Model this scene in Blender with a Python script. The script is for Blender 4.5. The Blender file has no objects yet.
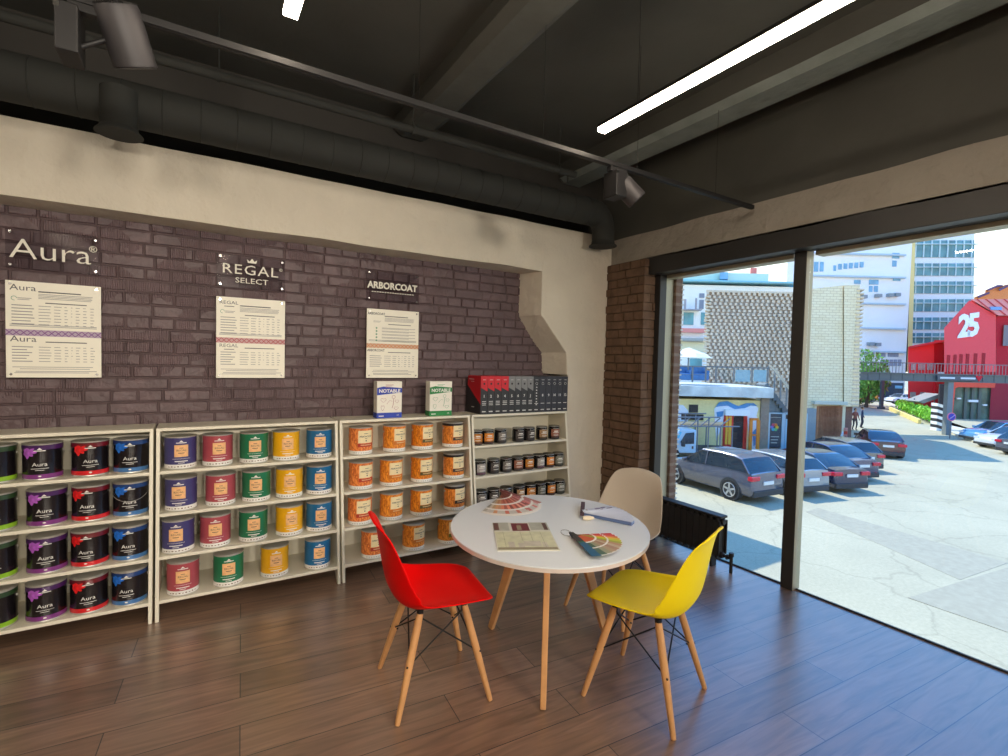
import bpy, bmesh, math, random
from mathutils import Vector, Matrix, Euler
from mathutils import noise as mnoise
random.seed(7)
SKY, SUN, SPOTE, SPOTX, LEDS = 2.4, 5.3, 330, (-1.0, .5, 2.0), 34
R = math.radians
COL = bpy.context.scene.collection
# ------------------------------------------------------------------ camera maths (also used to read the plan of the street)
CH = 1.5; YAW, PIT, ROL, FPX = .5544, .0354, -.0235, 498.63
_f = Vector((math.sin(YAW)*math.cos(PIT), math.cos(YAW)*math.cos(PIT), -math.sin(PIT)))
_r0 = Vector((math.cos(YAW), -math.sin(YAW), 0)); _d0 = _f.cross(_r0)
_r = _r0*math.cos(ROL)+_d0*math.sin(ROL); _d = -_r0*math.sin(ROL)+_d0*math.cos(ROL)
CAMP = Vector((0, 0, CH))
def ray(u, v): return _f+_r*((u-504)/FPX)+_d*((v-378)/FPX)
def hit(u, v, ax, val):
    w = ray(u, v); return CAMP+w*((val-CAMP[ax])/w[ax])
FH = Vector((math.sin(YAW), math.cos(YAW), 0)); RH = Vector((math.cos(YAW), -math.sin(YAW), 0))
GZ = -3.3
def px(u, v, D):
    """street survey: (metres along the facade line, height) of a point in the vertical plane at distance D"""
    w = ray(u, v); p = CAMP+w*(D/w.dot(FH)); return p.dot(RH), p.z
# ------------------------------------------------------------------ materials
def lin(c):
    c = c/255.; return c/12.92 if c <= .04045 else ((c+.055)/1.055)**2.4
def C3(c): return (lin(c[0]), lin(c[1]), lin(c[2]), 1)
def mat(name, col, rough=.5, metal=0, bump=None, var=0, vscale=6, spec=.5, coat=0, emit=None, es=0, trans=0):
    m = bpy.data.materials.new(name); m.use_nodes = True; nt = m.node_tree; b = nt.nodes['Principled BSDF']
    b.inputs['Base Color'].default_value = C3(col); b.inputs['Roughness'].default_value = rough; b.inputs['Metallic'].default_value = metal
    b.inputs['Specular IOR Level'].default_value = spec; b.inputs['Coat Weight'].default_value = coat
    if coat: b.inputs['Coat Roughness'].default_value = .08
    tc = nt.nodes.new('ShaderNodeTexCoord')
    if var:
        n = nt.nodes.new('ShaderNodeTexNoise'); n.inputs['Scale'].default_value = vscale; n.inputs['Detail'].default_value = 4
        nt.links.new(tc.outputs['Object'], n.inputs['Vector'])
        r = nt.nodes.new('ShaderNodeMapRange'); r.inputs['From Min'].default_value = .3; r.inputs['From Max'].default_value = .7
        r.inputs['To Min'].default_value = 1-var; r.inputs['To Max'].default_value = 1+var
        nt.links.new(n.outputs['Fac'], r.inputs['Value'])
        mx = nt.nodes.new('ShaderNodeVectorMath'); mx.operation = 'SCALE'; mx.inputs[0].default_value = C3(col)[:3]
        nt.links.new(r.outputs[0], mx.inputs['Scale']); nt.links.new(mx.outputs[0], b.inputs['Base Color'])
    if bump:
        n = nt.nodes.new('ShaderNodeTexNoise'); n.inputs['Scale'].default_value = bump[0]; n.inputs['Detail'].default_value = 6
        nt.links.new(tc.outputs['Object'], n.inputs['Vector'])
        bp = nt.nodes.new('ShaderNodeBump'); bp.inputs['Strength'].default_value = bump[1]; bp.inputs['Distance'].default_value = bump[2] if len(bump) > 2 else .01
        nt.links.new(n.outputs['Fac'], bp.inputs['Height']); nt.links.new(bp.outputs[0], b.inputs['Normal'])
    if emit: b.inputs['Emission Color'].default_value = C3(emit); b.inputs['Emission Strength'].default_value = es
    return m
def glassmat(name, tint=(255, 255, 255), gloss=.06, rough=.0):
    m = bpy.data.materials.new(name); m.use_nodes = True; nt = m.node_tree; nt.nodes.clear()
    o = nt.nodes.new('ShaderNodeOutputMaterial'); t = nt.nodes.new('ShaderNodeBsdfTransparent'); g = nt.nodes.new('ShaderNodeBsdfGlossy')
    t.inputs[0].default_value = C3(tint); g.inputs['Roughness'].default_value = rough
    fr = nt.nodes.new('ShaderNodeLayerWeight'); fr.inputs['Blend'].default_value = .25
    mu = nt.nodes.new('ShaderNodeMath'); mu.operation = 'MULTIPLY_ADD'; mu.inputs[1].default_value = .35; mu.inputs[2].default_value = gloss*.5
    nt.links.new(fr.outputs['Fresnel'], mu.inputs[0])
    mx = nt.nodes.new('ShaderNodeMixShader'); nt.links.new(mu.outputs[0], mx.inputs[0]); nt.links.new(t.outputs[0], mx.inputs[1]); nt.links.new(g.outputs[0], mx.inputs[2])
    nt.links.new(mx.outputs[0], o.inputs[0]); return m
def brickmat(name, c1, c2, mortar, bw, bh, ms=.01, rough=.85, bump=.5, axis='XZ', bias=0, offset=.5, msm=.1):
    m = mat(name, c1, rough); nt = m.node_tree; b = nt.nodes['Principled BSDF']
    tc = nt.nodes['Texture Coordinate']; sp = nt.nodes.new('ShaderNodeSeparateXYZ'); cb = nt.nodes.new('ShaderNodeCombineXYZ')
    nt.links.new(tc.outputs['Object'], sp.inputs[0]); nt.links.new(sp.outputs[axis[0]], cb.inputs[0]); nt.links.new(sp.outputs[axis[1]], cb.inputs[1])
    t = nt.nodes.new('ShaderNodeTexBrick'); nt.links.new(cb.outputs[0], t.inputs['Vector'])
    for k, v in (('Color1', C3(c1)), ('Color2', C3(c2)), ('Mortar', C3(mortar)), ('Scale', 1), ('Mortar Size', ms), ('Mortar Smooth', msm), ('Bias', bias), ('Brick Width', bw), ('Row Height', bh)): t.inputs[k].default_value = v
    t.offset = offset
    nt.links.new(t.outputs['Color'], b.inputs['Base Color'])
    bp = nt.nodes.new('ShaderNodeBump'); bp.inputs['Strength'].default_value = bump; bp.inputs['Distance'].default_value = .01; bp.invert = True
    nt.links.new(t.outputs['Fac'], bp.inputs['Height']); nt.links.new(bp.outputs[0], b.inputs['Normal']); return m
# ------------------------------------------------------------------ mesh builder
class MB:
    def __init__(s): s.bm = bmesh.new()
    def face(s, pts, mi=0, M=None):
        vs = [s.bm.verts.new(M @ Vector(p) if M else Vector(p)) for p in pts]
        f = s.bm.faces.new(vs); f.material_index = mi; return s
    def box(s, x0, x1, y0, y1, z0, z1, mi=0, M=None):
        P = [Vector(p) for p in ((x0, y0, z0), (x1, y0, z0), (x1, y1, z0), (x0, y1, z0), (x0, y0, z1), (x1, y0, z1), (x1, y1, z1), (x0, y1, z1))]
        if M: P = [M @ p for p in P]
        v = [s.bm.verts.new(p) for p in P]
        for q in ((3, 2, 1, 0), (4, 5, 6, 7), (0, 1, 5, 4), (1, 2, 6, 5), (2, 3, 7, 6), (3, 0, 4, 7)):
            s.bm.faces.new([v[i] for i in q]).material_index = mi
        return s
    def bar(s, a, b, w0, t0, w1=None, t1=None, mi=0, up=(0, 0, 1)):
        a, b = Vector(a), Vector(b); w1 = w0 if w1 is None else w1; t1 = t0 if t1 is None else t1
        d = (b-a).normalized(); u = d.cross(Vector(up)); u = u.normalized() if u.length > 1e-4 else Vector((1, 0, 0)); n = d.cross(u)
        v = []
        for p, w, t in ((a, w0, t0), (b, w1, t1)):
            for i, j in ((-1, -1), (1, -1), (1, 1), (-1, 1)): v.append(s.bm.verts.new(p+u*(w*i/2)+n*(t*j/2)))
        for q in ((0, 1, 2, 3), (7, 6, 5, 4), (0, 4, 5, 1), (1, 5, 6, 2), (2, 6, 7, 3), (3, 7, 4, 0)): s.bm.faces.new([v[i] for i in q]).material_index = mi
        return s
    def tube(s, pts, r, n=10, mi=0, closed=False, caps=True):
        pts = [Vector(p) for p in pts]; rs = r if isinstance(r, (list, tuple)) else [r]*len(pts); N = len(pts); rings = []; u = None
        for i, p in enumerate(pts):
            if closed: d = (pts[(i+1) % N]-pts[i-1])
            else: d = (pts[min(i+1, N-1)]-pts[max(i-1, 0)])
            d.normalize()
            if u is None: u = d.cross(Vector((0, 0, 1))); u = u.normalized() if u.length > 1e-3 else Vector((1, 0, 0))
            else: u = (u-d*u.dot(d)).normalized()
            w = d.cross(u); rings.append([s.bm.verts.new(p+(u*math.cos(2*math.pi*k/n)+w*math.sin(2*math.pi*k/n))*rs[i]) for k in range(n)])
        for i in range(N if closed else N-1):
            A, B = rings[i], rings[(i+1) % N]
            for k in range(n): f = s.bm.faces.new((A[k], A[(k+1) % n], B[(k+1) % n], B[k])); f.material_index = mi
        if caps and not closed:
            s.bm.faces.new(rings[0][::-1]).material_index = mi; s.bm.faces.new(rings[-1]).material_index = mi
        return s
    def cyl(s, a, b, r, r1=None, n=16, mi=0): return s.tube([a, b], [r, r if r1 is None else r1], n, mi)
    def lathe(s, prof, n=24, mi=0, M=None, a0=0, a1=2*math.pi):
        full = abs(a1-a0-2*math.pi) < 1e-6; K = n if full else n+1; rings = []
        for r, z in prof:
            ring = []
            for k in range(K):
                a = a0+(a1-a0)*k/n; p = Vector((r*math.cos(a), r*math.sin(a), z)); ring.append(s.bm.verts.new(M @ p if M else p))
            rings.append(ring)
        for i in range(len(rings)-1):
            mm = mi[i] if isinstance(mi, (list, tuple)) else mi
            for k in range(n):
                k2 = (k+1) % K
                s.bm.faces.new((rings[i][k], rings[i][k2], rings[i+1][k2], rings[i+1][k])).material_index = mm
        return s
    def prism(s, poly, h0, h1, axis='z', mi=0, M=None):
        def mk(p, h):
            q = Vector((p[0], p[1], h)) if axis == 'z' else Vector((p[0], h, p[1])) if axis == 'y' else Vector((h, p[0], p[1]))
            return M @ q if M else q
        A = [s.bm.verts.new(mk(p, h0)) for p in poly]; B = [s.bm.verts.new(mk(p, h1)) for p in poly]; n = len(poly)
        s.bm.faces.new(A[::-1]).material_index = mi; s.bm.faces.new(B).material_index = mi
        for i in range(n): s.bm.faces.new((A[i], A[(i+1) % n], B[(i+1) % n], B[i])).material_index = mi
        return s
    def grid(s, fn, nu, nv, mi=0):
        V = [[s.bm.verts.new(fn(i/nu, j/nv)) for i in range(nu+1)] for j in range(nv+1)]
        for j in range(nv):
            for i in range(nu): s.bm.faces.new((V[j][i], V[j][i+1], V[j+1][i+1], V[j+1][i])).material_index = mi
        return s
    def text(s, txt, size, M, mi=0, extrude=0, align='CENTER', bold=0, fn=None, sx=1, space=1):
        vs, fs = text_data(txt, size, extrude, align, bold, sx, space)
        out = []
        for v in vs:
            p = fn(v) if fn else v
            out.append(s.bm.verts.new(M @ p if M else p))
        for f in fs:
            try: s.bm.faces.new([out[i] for i in f]).material_index = mi
            except ValueError: pass
        return s
    def obj(s, name, parent=None, mats=(), smooth=None, bevel=0, loc=(0, 0, 0), seg=2, norm=True, rz=0):
        if norm: bmesh.ops.recalc_face_normals(s.bm, faces=s.bm.faces)
        me = bpy.data.meshes.new(name); s.bm.to_mesh(me); s.bm.free()
        o = bpy.data.objects.new(name, me); COL.objects.link(o)
        for m in (mats if isinstance(mats, (list, tuple)) else (mats,)): me.materials.append(m)
        if smooth:
            for p in me.polygons: p.use_smooth = True
            me.set_sharp_from_angle(angle=R(smooth))
        if bevel:
            b = o.modifiers.new('bevel', 'BEVEL'); b.width = bevel; b.segments = seg; b.limit_method = 'ANGLE'; b.angle_limit = R(40)
        o.location = loc; o.rotation_euler.z = rz
        if parent: o.parent = parent
        return o
_tc = {}
def text_data(txt, size, extrude=0, align='CENTER', bold=0, sx=1, space=1):
    key = (txt, size, extrude, align, bold, sx, space)
    if key in _tc: return _tc[key]
    cu = bpy.data.curves.new('t', 'FONT'); cu.body = txt; cu.size = size; cu.align_x = align; cu.align_y = 'CENTER'; cu.extrude = extrude
    cu.resolution_u = 2; cu.offset = bold; cu.space_character = space
    o = bpy.data.objects.new('t', cu); COL.objects.link(o); dg = bpy.context.evaluated_depsgraph_get()
    me = o.evaluated_get(dg).to_mesh()
    r = ([Vector((v.co.x*sx, v.co.y, v.co.z)) for v in me.vertices], [list(p.vertices) for p in me.polygons])
    o.evaluated_get(dg).to_mesh_clear(); bpy.data.objects.remove(o); bpy.data.curves.remove(cu)
    _tc[key] = r; return r
def wallM(x, y, z, s=1):
    """text / drawing plane facing -y at a wall: local x -> x, local y -> z"""
    return Matrix.Translation((x, y, z)) @ Matrix(((s, 0, 0, 0), (0, 0, -1, 0), (0, s, 0, 0), (0, 0, 0, 1)))
def tag(o, label=None, cat=None, group=None, kind=None):
    if label: o['label'] = label
    if cat: o['category'] = cat
    if group: o['group'] = group
    if kind: o['kind'] = kind
    return o
def thing(name, label, cat, loc=(0, 0, 0), rz=0, group=None):
    o = bpy.data.objects.new(name, None); COL.objects.link(o); o.location = loc; o.rotation_euler.z = rz; o.empty_display_size = .1
    return tag(o, label, cat, group)
def struct(o, label=None): return tag(o, label, kind='structure')
def dup(root, loc, rz, label, group=None):
    r = root.copy(); COL.objects.link(r); r.location = loc; r.rotation_euler.z = rz; r['label'] = label
    if group: r['group'] = group
    for ch in list(root.children):
        c = ch.copy(); COL.objects.link(c); c.parent = r
        for g in list(ch.children):
            d = g.copy(); COL.objects.link(d); d.parent = c
    return r
def circ(cx, cy, rx, ry, n=20, a0=0, a1=360): return [(cx+rx*math.cos(R(a0+(a1-a0)*k/n)), cy+ry*math.sin(R(a0+(a1-a0)*k/n))) for k in range(n)]
# ------------------------------------------------------------------ shared materials
M = {}
M['upper'] = mat('black_upper_wall_paint', (50, 47, 43), .7, bump=(30, .15, .01), var=.12, vscale=2)
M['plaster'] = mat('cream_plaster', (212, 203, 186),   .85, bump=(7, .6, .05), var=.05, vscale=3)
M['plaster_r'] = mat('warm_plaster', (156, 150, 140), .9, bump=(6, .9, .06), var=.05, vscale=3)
M['cream'] = mat('cream_laminate', (228, 222, 203), .45, var=.015, vscale=3)
M['ceil'] = mat('black_ceiling_paint', (78, 78, 73), .75, bump=(30, .15, .01), var=.12, vscale=2)
M['beamgrey'] = mat('bare_concrete_beam', (128, 136, 132), .9, bump=(14, .5, .02), var=.18, vscale=5)
M['beamgrey2'] = mat('dark_concrete_beam', (88, 89, 84), .9, bump=(14, .4, .02), var=.12, vscale=5)
M['blackmetal'] = mat('black_metal', (30, 30, 31), .42, .3, var=.05)
M['satin'] = mat('satin_black', (32, 31, 32), .5, .1, var=.05)
M['duct'] = mat('black_duct_paint', (44, 45, 42), .85, 0, var=.08)
M['frame'] = mat('anthracite_frame', (48, 47, 46), .45, .1, var=.04)
M['alu'] = mat('beige_aluminium', (176, 166, 142), .45, .35, var=.03)
M['chrome'] = mat('chrome', (220, 220, 220), .18, 1, var=.02)
M['steel'] = mat('tin_rim', (200, 197, 190), .38, .55, var=.03)
M['white'] = mat('white_print', (236, 234, 228), .6, var=.01)
M['ink'] = mat('grey_ink', (92, 92, 96), .7, var=.02)
M['inklight'] = mat('light_grey_ink', (150, 148, 150), .7, var=.02)
M['wood'] = mat('beech_wood', (216, 160, 104), .45, var=.1, vscale=14)
M['acryl'] = glassmat('clear_acrylic', (238, 236, 238), .0, .12)
M['glass'] = glassmat('window_glass', (250, 254, 252), .03)
M['led'] = mat('led_diffuser', (255, 240, 220), .5, emit=(255, 236, 212), es=LEDS)
# ================================================================== ROOM SHELL
YB = 3.70          # painted brick face
YF = 3.46          # face of the plaster beam and pier
# floor ---------------------------------------------------------
m = mat('oak_plank_floor', (95, 80, 70), .34, spec=.9, coat=1); nt = m.node_tree; b = nt.nodes['Principled BSDF']; tc = nt.nodes['Texture Coordinate']
mp = nt.nodes.new('ShaderNodeMapping'); mp.inputs['Rotation'].default_value = (0, 0, R(4)); nt.links.new(tc.outputs['Object'], mp.inputs[0])
br = nt.nodes.new('ShaderNodeTexBrick'); br.offset = .37; br.offset_frequency = 2
for k, v in (('Color1', C3((140, 110, 90))), ('Color2', C3((114, 88, 70))), ('Mortar', C3((38, 31, 28))), ('Scale', 1), ('Mortar Size', .0022), ('Mortar Smooth', .2), ('Bias', 0), ('Brick Width', 1.28), ('Row Height', .185)): br.inputs[k].default_value = v
nt.links.new(mp.outputs[0], br.inputs['Vector'])
st = nt.nodes.new('ShaderNodeMapping'); st.inputs['Scale'].default_value = (1.6, 16, 1); nt.links.new(mp.outputs[0], st.inputs[0])
n1 = nt.nodes.new('ShaderNodeTexNoise'); n1.inputs['Scale'].default_value = 1.6; n1.inputs['Detail'].default_value = 8; n1.inputs['Distortion'].default_value = 1.2; nt.links.new(st.outputs[0], n1.inputs['Vector'])
n2 = nt.nodes.new('ShaderNodeTexNoise'); n2.inputs['Scale'].default_value = 1.1; nt.links.new(mp.outputs[0], n2.inputs['Vector'])
mr = nt.nodes.new('ShaderNodeMapRange'); mr.inputs['From Min'].default_value = .3; mr.inputs['From Max'].default_value = .7; mr.inputs['To Min'].default_value = .66; mr.inputs['To Max'].default_value = 1.32; nt.links.new(n1.outputs['Fac'], mr.inputs['Value'])
sc_ = nt.nodes.new('ShaderNodeVectorMath'); sc_.operation = 'SCALE'; nt.links.new(br.outputs['Color'], sc_.inputs[0]); nt.links.new(mr.outputs[0], sc_.inputs['Scale']); nt.links.new(sc_.outputs[0], b.inputs['Base Color'])
rr = nt.nodes.new('ShaderNodeMapRange'); rr.inputs['To Min'].default_value = .30; rr.inputs['To Max'].default_value = .46; nt.links.new(n2.outputs['Fac'], rr.inputs['Value']); nt.links.new(rr.outputs[0], b.inputs['Roughness'])
bp = nt.nodes.new('ShaderNodeBump'); bp.inputs['Strength'].default_value = .12; bp.inputs['Distance'].default_value = .004
ad = nt.nodes.new('ShaderNodeMath'); ad.operation = 'SUBTRACT'; nt.links.new(n1.outputs['Fac'], ad.inputs[0]); nt.links.new(br.outputs['Fac'], ad.inputs[1]); nt.links.new(ad.outputs[0], bp.inputs['Height']); nt.links.new(bp.outputs[0], b.inputs['Normal'])
b.inputs['Coat Roughness'].default_value = .27; b.inputs['Coat IOR'].default_value = 1.75
M['floor'] = m
struct(MB().box(-3.2, 3.458, -3.2, 3.9, -.25, 0).obj('floor', None, m))
# brick wall in the niche: individual painted bricks on a mortar bed ------------
m = mat('aubergine_painted_brick', (98, 79, 82), .5, var=.2, vscale=9); nt = m.node_tree; b = nt.nodes['Principled BSDF']; tc = nt.nodes['Texture Coordinate']
nn = nt.nodes.new('ShaderNodeTexNoise'); nn.inputs['Scale'].default_value = 26; nn.inputs['Detail'].default_value = 5; nt.links.new(tc.outputs['Object'], nn.inputs['Vector'])
wv = nt.nodes.new('ShaderNodeTexWave'); wv.inputs['Scale'].default_value = 28; wv.inputs['Distortion'].default_value = 2.5; wv.bands_direction = 'X'; nt.links.new(tc.outputs['Object'], wv.inputs['Vector'])
nm = nt.nodes.new('ShaderNodeTexNoise'); nm.inputs['Scale'].default_value = 4.5; nt.links.new(tc.outputs['Object'], nm.inputs['Vector'])
gt = nt.nodes.new('ShaderNodeMath'); gt.operation = 'GREATER_THAN'; gt.inputs[1].default_value = .5; nt.links.new(nm.outputs['Fac'], gt.inputs[0])
ml = nt.nodes.new('ShaderNodeMath'); ml.operation = 'MULTIPLY'; nt.links.new(wv.outputs['Fac'], ml.inputs[0]); nt.links.new(gt.outputs[0], ml.inputs[1])
m2 = nt.nodes.new('ShaderNodeMath'); m2.operation = 'MULTIPLY_ADD'; m2.inputs[1].default_value = .3; nt.links.new(ml.outputs[0], m2.inputs[0]); nt.links.new(nn.outputs['Fac'], m2.inputs[2])
bp = nt.nodes.new('ShaderNodeBump'); bp.inputs['Strength'].default_value = .8; bp.inputs['Distance'].default_value = .011; nt.links.new(m2.outputs[0], bp.inputs['Height']); nt.links.new(bp.outputs[0], b.inputs['Normal'])
M['dbrick'] = m
M['dmortar'] = mat('painted_mortar', (84, 67, 69), .7, bump=(40, .6, .01), var=.2)
def bricks(a0, a1, z0, z1, put, length=.25, pitch=.073, joint=.008, seed=3, header=True, depth=.009):
    rnd = random.Random(seed); z = z0; k = 0
    while z < z1-.02:
        L = length if k % 2 == 0 or not header else length/2; a = a0-rnd.random()*L
        while a < a1:
            l = L*(1+rnd.uniform(-.06, .06)); s0, s1 = max(a+joint/2, a0), min(a+l-joint/2, a1)
            if s1-s0 > .02: put(s0, s1, z+joint/2+rnd.uniform(-.002, .002), min(z+pitch-joint/2+rnd.uniform(-.002, .002), z1), depth*rnd.uniform(.45, 1.15), rnd)
            a += l
        z += pitch; k += 1
mb = MB(); mb.box(-3.2, 2.85, YB+.012, YB+.2, .0, 2.45, 1)
def putb(s0, s1, za, zb, d, rnd):
    y = YB+.012-d; c = .005; t = rnd.uniform(-.004, .004)
    vs = [mb.bm.verts.new(p) for p in ((s0, YB+.013, za), (s1, YB+.013, za), (s1, YB+.013, zb), (s0, YB+.013, zb), (s0+c, y+t, za+c), (s1-c, y-t, za+c), (s1-c, y-t, zb-c), (s0+c, y+t, zb-c))]
    for q in ((4, 5, 6, 7), (0, 1, 5, 4), (1, 2, 6, 5), (2, 3, 7, 6), (3, 0, 4, 7)): mb.bm.faces.new([vs[i] for i in q]).material_index = 0
bricks(-2.6, 2.80, .98, 2.40, putb)
struct(mb.obj('wall_back', None, [M['dbrick'], M['dmortar']]), 'dark aubergine painted brick wall in the niche above the shelves')
# plaster beam + pier with notched niche edge
def rough_box(mb, x0, x1, y0, y1, z0, z1, nx, amp, mi=0, seed=0):
    """beam whose lower and upper front edges wander a little, like hand-laid plaster"""
    rows = [(y0, z0), (y0, z1), (y1, z1), (y1, z0)]
    V = []
    for i in range(nx+1):
        x = x0+(x1-x0)*i/nx
        V.append([mb.bm.verts.new((x, y+(amp*mnoise.noise(Vector((x*3, j*7+seed, 1))) if j in (0, 1) else 0), z+amp*mnoise.noise(Vector((x*2.2, j*5+seed, 4))))) for j, (y, z) in enumerate(rows)])
    for i in range(nx):
        for j in range(4): mb.bm.faces.new((V[i][j], V[i+1][j], V[i+1][(j+1) % 4], V[i][(j+1) % 4])).material_index = mi
    mb.bm.faces.new(V[0]); mb.bm.faces.new(V[-1][::-1])
mb = MB(); rough_box(mb, -3.2, 2.5, YF, YB+.2, 2.268, 2.656, 60, .008)
struct(mb.obj('trim_1', None, M['plaster'], smooth=30), 'cream plastered beam over the brick niche')
mb = MB(); mb.prism([(2.50, 2.656), (2.50, 1.893), (2.785, 1.58), (2.803, 1.392), (2.806, 1.376), (2.82, 0), (3.42, 0), (3.42, 2.656)], YF, YB+.2, 'y')
for v_ in mb.bm.verts:
    if v_.co.y > YF+.1 and v_.co.x < 2.9 and v_.co.z > 1.38: v_.co.x -= .12 if v_.co.z > 1.7 else .17
struct(mb.obj('wall_back_pier', None, M['plaster'], bevel=.006), 'cream plastered pier between the niche and the window corner')
mb = MB(); mb.box(-3.2, 3.5, 3.62, 3.9, 2.64, 3.3); struct(mb.obj('wall_back_upper', None, M['upper']))
# right wall: brick column, plaster lintel, black upper strip
M['rbrick'] = mat('brown_brick', (108, 84, 66), .9, bump=(35, .6, .01), var=.2, vscale=14)
M['rmortar'] = mat('dark_mortar', (84, 66, 53), .95, bump=(50, .5, .01))
mb = MB(); mb.box(3.247, 3.40, 3.012, YF, 0, 2.395, 1)
def putr(s0, s1, za, zb, d, rnd):
    x = 3.247-d; t = rnd.uniform(-.002, .002); c = .002
    vs = [mb.bm.verts.new(p) for p in ((3.248, s0, za), (3.248, s1, za), (3.248, s1, zb), (3.248, s0, zb), (x+t, s0+c, za+c), (x-t, s1-c, za+c), (x-t, s1-c, zb-c), (x+t, s0+c, zb-c))]
    for q in ((4, 5, 6, 7), (0, 1, 5, 4), (1, 2, 6, 5), (2, 3, 7, 6), (3, 0, 4, 7)): mb.bm.faces.new([vs[i] for i in q]).material_index = 0
bricks(3.0, YF, .0, 2.39, putr, seed=5, pitch=.075, joint=.008, depth=.014)
def putq(s0, s1, za, zb, d, rnd):
    y = 3.012-d
    mb.box(s0, s1, y, 3.02, za, zb, 0)
bricks(3.236, 3.39, .0, 2.39, putq, seed=6, pitch=.075, joint=.008, length=.3, header=False, depth=.014)
struct(mb.obj('wall_right_column', None, [M['rbrick'], M['rmortar']]), 'brown brick column between the white pier and the window')
mb = MB()
def rough_lintel(x0, x1, z0, z1, ya, yb, amp, seed, mi):
    V = []; n = 70
    for i in range(n+1):
        y = ya+(yb-ya)*i/n
        V.append([mb.bm.verts.new((x, y, z+amp*mnoise.noise(Vector((y*2.6, j*4+seed, 2))))) for j, (x, z) in enumerate(((x0, z0), (x0, z1), (x1, z1), (x1, z0)))])
    for i in range(n):
        for j in range(4): mb.bm.faces.new((V[i][j], V[i+1][j], V[i+1][(j+1) % 4], V[i][(j+1) % 4])).material_index = mi
rough_lintel(3.285, 3.6, 2.395, 2.625, YF+.05, -3.2, .014, 3, 0)
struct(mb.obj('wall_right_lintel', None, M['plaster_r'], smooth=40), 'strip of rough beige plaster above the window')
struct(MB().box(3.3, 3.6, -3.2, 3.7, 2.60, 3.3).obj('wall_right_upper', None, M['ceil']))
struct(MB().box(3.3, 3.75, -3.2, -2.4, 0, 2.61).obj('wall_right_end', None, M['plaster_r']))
M['wallx'] = mat('off_white_wall', (190, 182, 168), .85, bump=(12, .2, .01), var=.03)
struct(MB().box(-3.4, -3.2, -3.2, 3.9, 0, 3.3).obj('wall_left', None, M['wallx']))
struct(MB().box(-3.4, 3.75, -3.4, -3.2, 0, 3.3).obj('wall_front', None, M['wallx']))
struct(MB().box(-3.4, 3.9, -3.4, 3.9, 3.26, 3.5).obj('ceiling', None, M['ceil']), 'black painted ceiling')
# ceiling beams run along the window wall direction
def cbeam(x0, x1, z0, m, name, lab, skew=0, lip=.05):
    mb = MB(); n = 40
    V = []
    for i in range(n+1):
        y = -3.2+6.8*i/n; w = .010*mnoise.noise(Vector((y*3, x0, 0)))
        V.append([mb.bm.verts.new(p) for p in ((x0+skew*y+w, y, 3.262), (x0+skew*y+w, y, z0), (x0+lip+skew*y, y, z0-.035), (x1-lip+skew*y, y, z0-.035), (x1+skew*y-w, y, z0), (x1+skew*y-w, y, 3.262))])
    for i in range(n):
        for j in range(5): mb.bm.faces.new((V[i][j], V[i+1][j], V[i+1][j+1], V[i][j+1]))
    for f in mb.bm.faces:
        if f.calc_center_median().z > z0+.001: f.material_index = 1
    struct(mb.obj(name, None, [m, M['ceil']]), lab)
cbeam(2.76, 3.04, 3.135, M['beamgrey'], 'trim_2', 'bare grey ceiling beam nearest the window')
cbeam(1.24, 1.50, 3.17, M['beamgrey2'], 'trim_3', 'dark grey ceiling beam between the two light strips')
# window frames ------------------------------------------------
WX = 3.40
def win(name, y0, y1, lab, left_jamb):
    w = thing(name, lab, None, (3.40, (y0+y1)/2, 0)); w['kind'] = 'structure'; yc = (y0+y1)/2; A, B = y0-yc, y1-yc
    mb = MB(); mb.box(.047, .145, A+.03, B-.03, 2.236, 2.30, 1); mb.box(-.02, .047, A, B, 2.262, 2.395, 0); mb.box(.040, .056, A, B, 0, .010, 0)
    if left_jamb: mb.box(-.03, .05, B-.03, B+.13, 0, 2.40, 0); mb.box(.05, .15, B-.02, B+.06, 0, 2.30, 1)
    mb.box(0, .006, A-.08, A, 0, 2.30, 0); mb.box(.006, .092, A-.08, A-.02, 0, 2.30, 1); mb.box(.006, .092, A-.02, A, 0, 2.30, 0)
    mb.obj('window_frame', w, [M['frame'], M['alu']], bevel=.003)
    MB().box(.0465, .0525, A, B, .010, 2.236).obj('glass_pane', w, M['glass'])
    return w
win('window_1', 1.845, 2.975, 'tall narrow glass pane beside the brick column', True)
win('window_2', -1.6, 1.765, 'wide floor-to-ceiling glass pane right of the mullion', False)
struct(MB().box(3.285, 3.40, -3.2, 3.1, 2.262, 2.41).obj('trim_5', None, M['frame'], bevel=.003), 'dark lintel casing above both windows')
struct(MB().box(3.34, 3.47, -3.2, -1.7, 0, 2.4).obj('trim_6', None, M['frame']))
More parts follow.
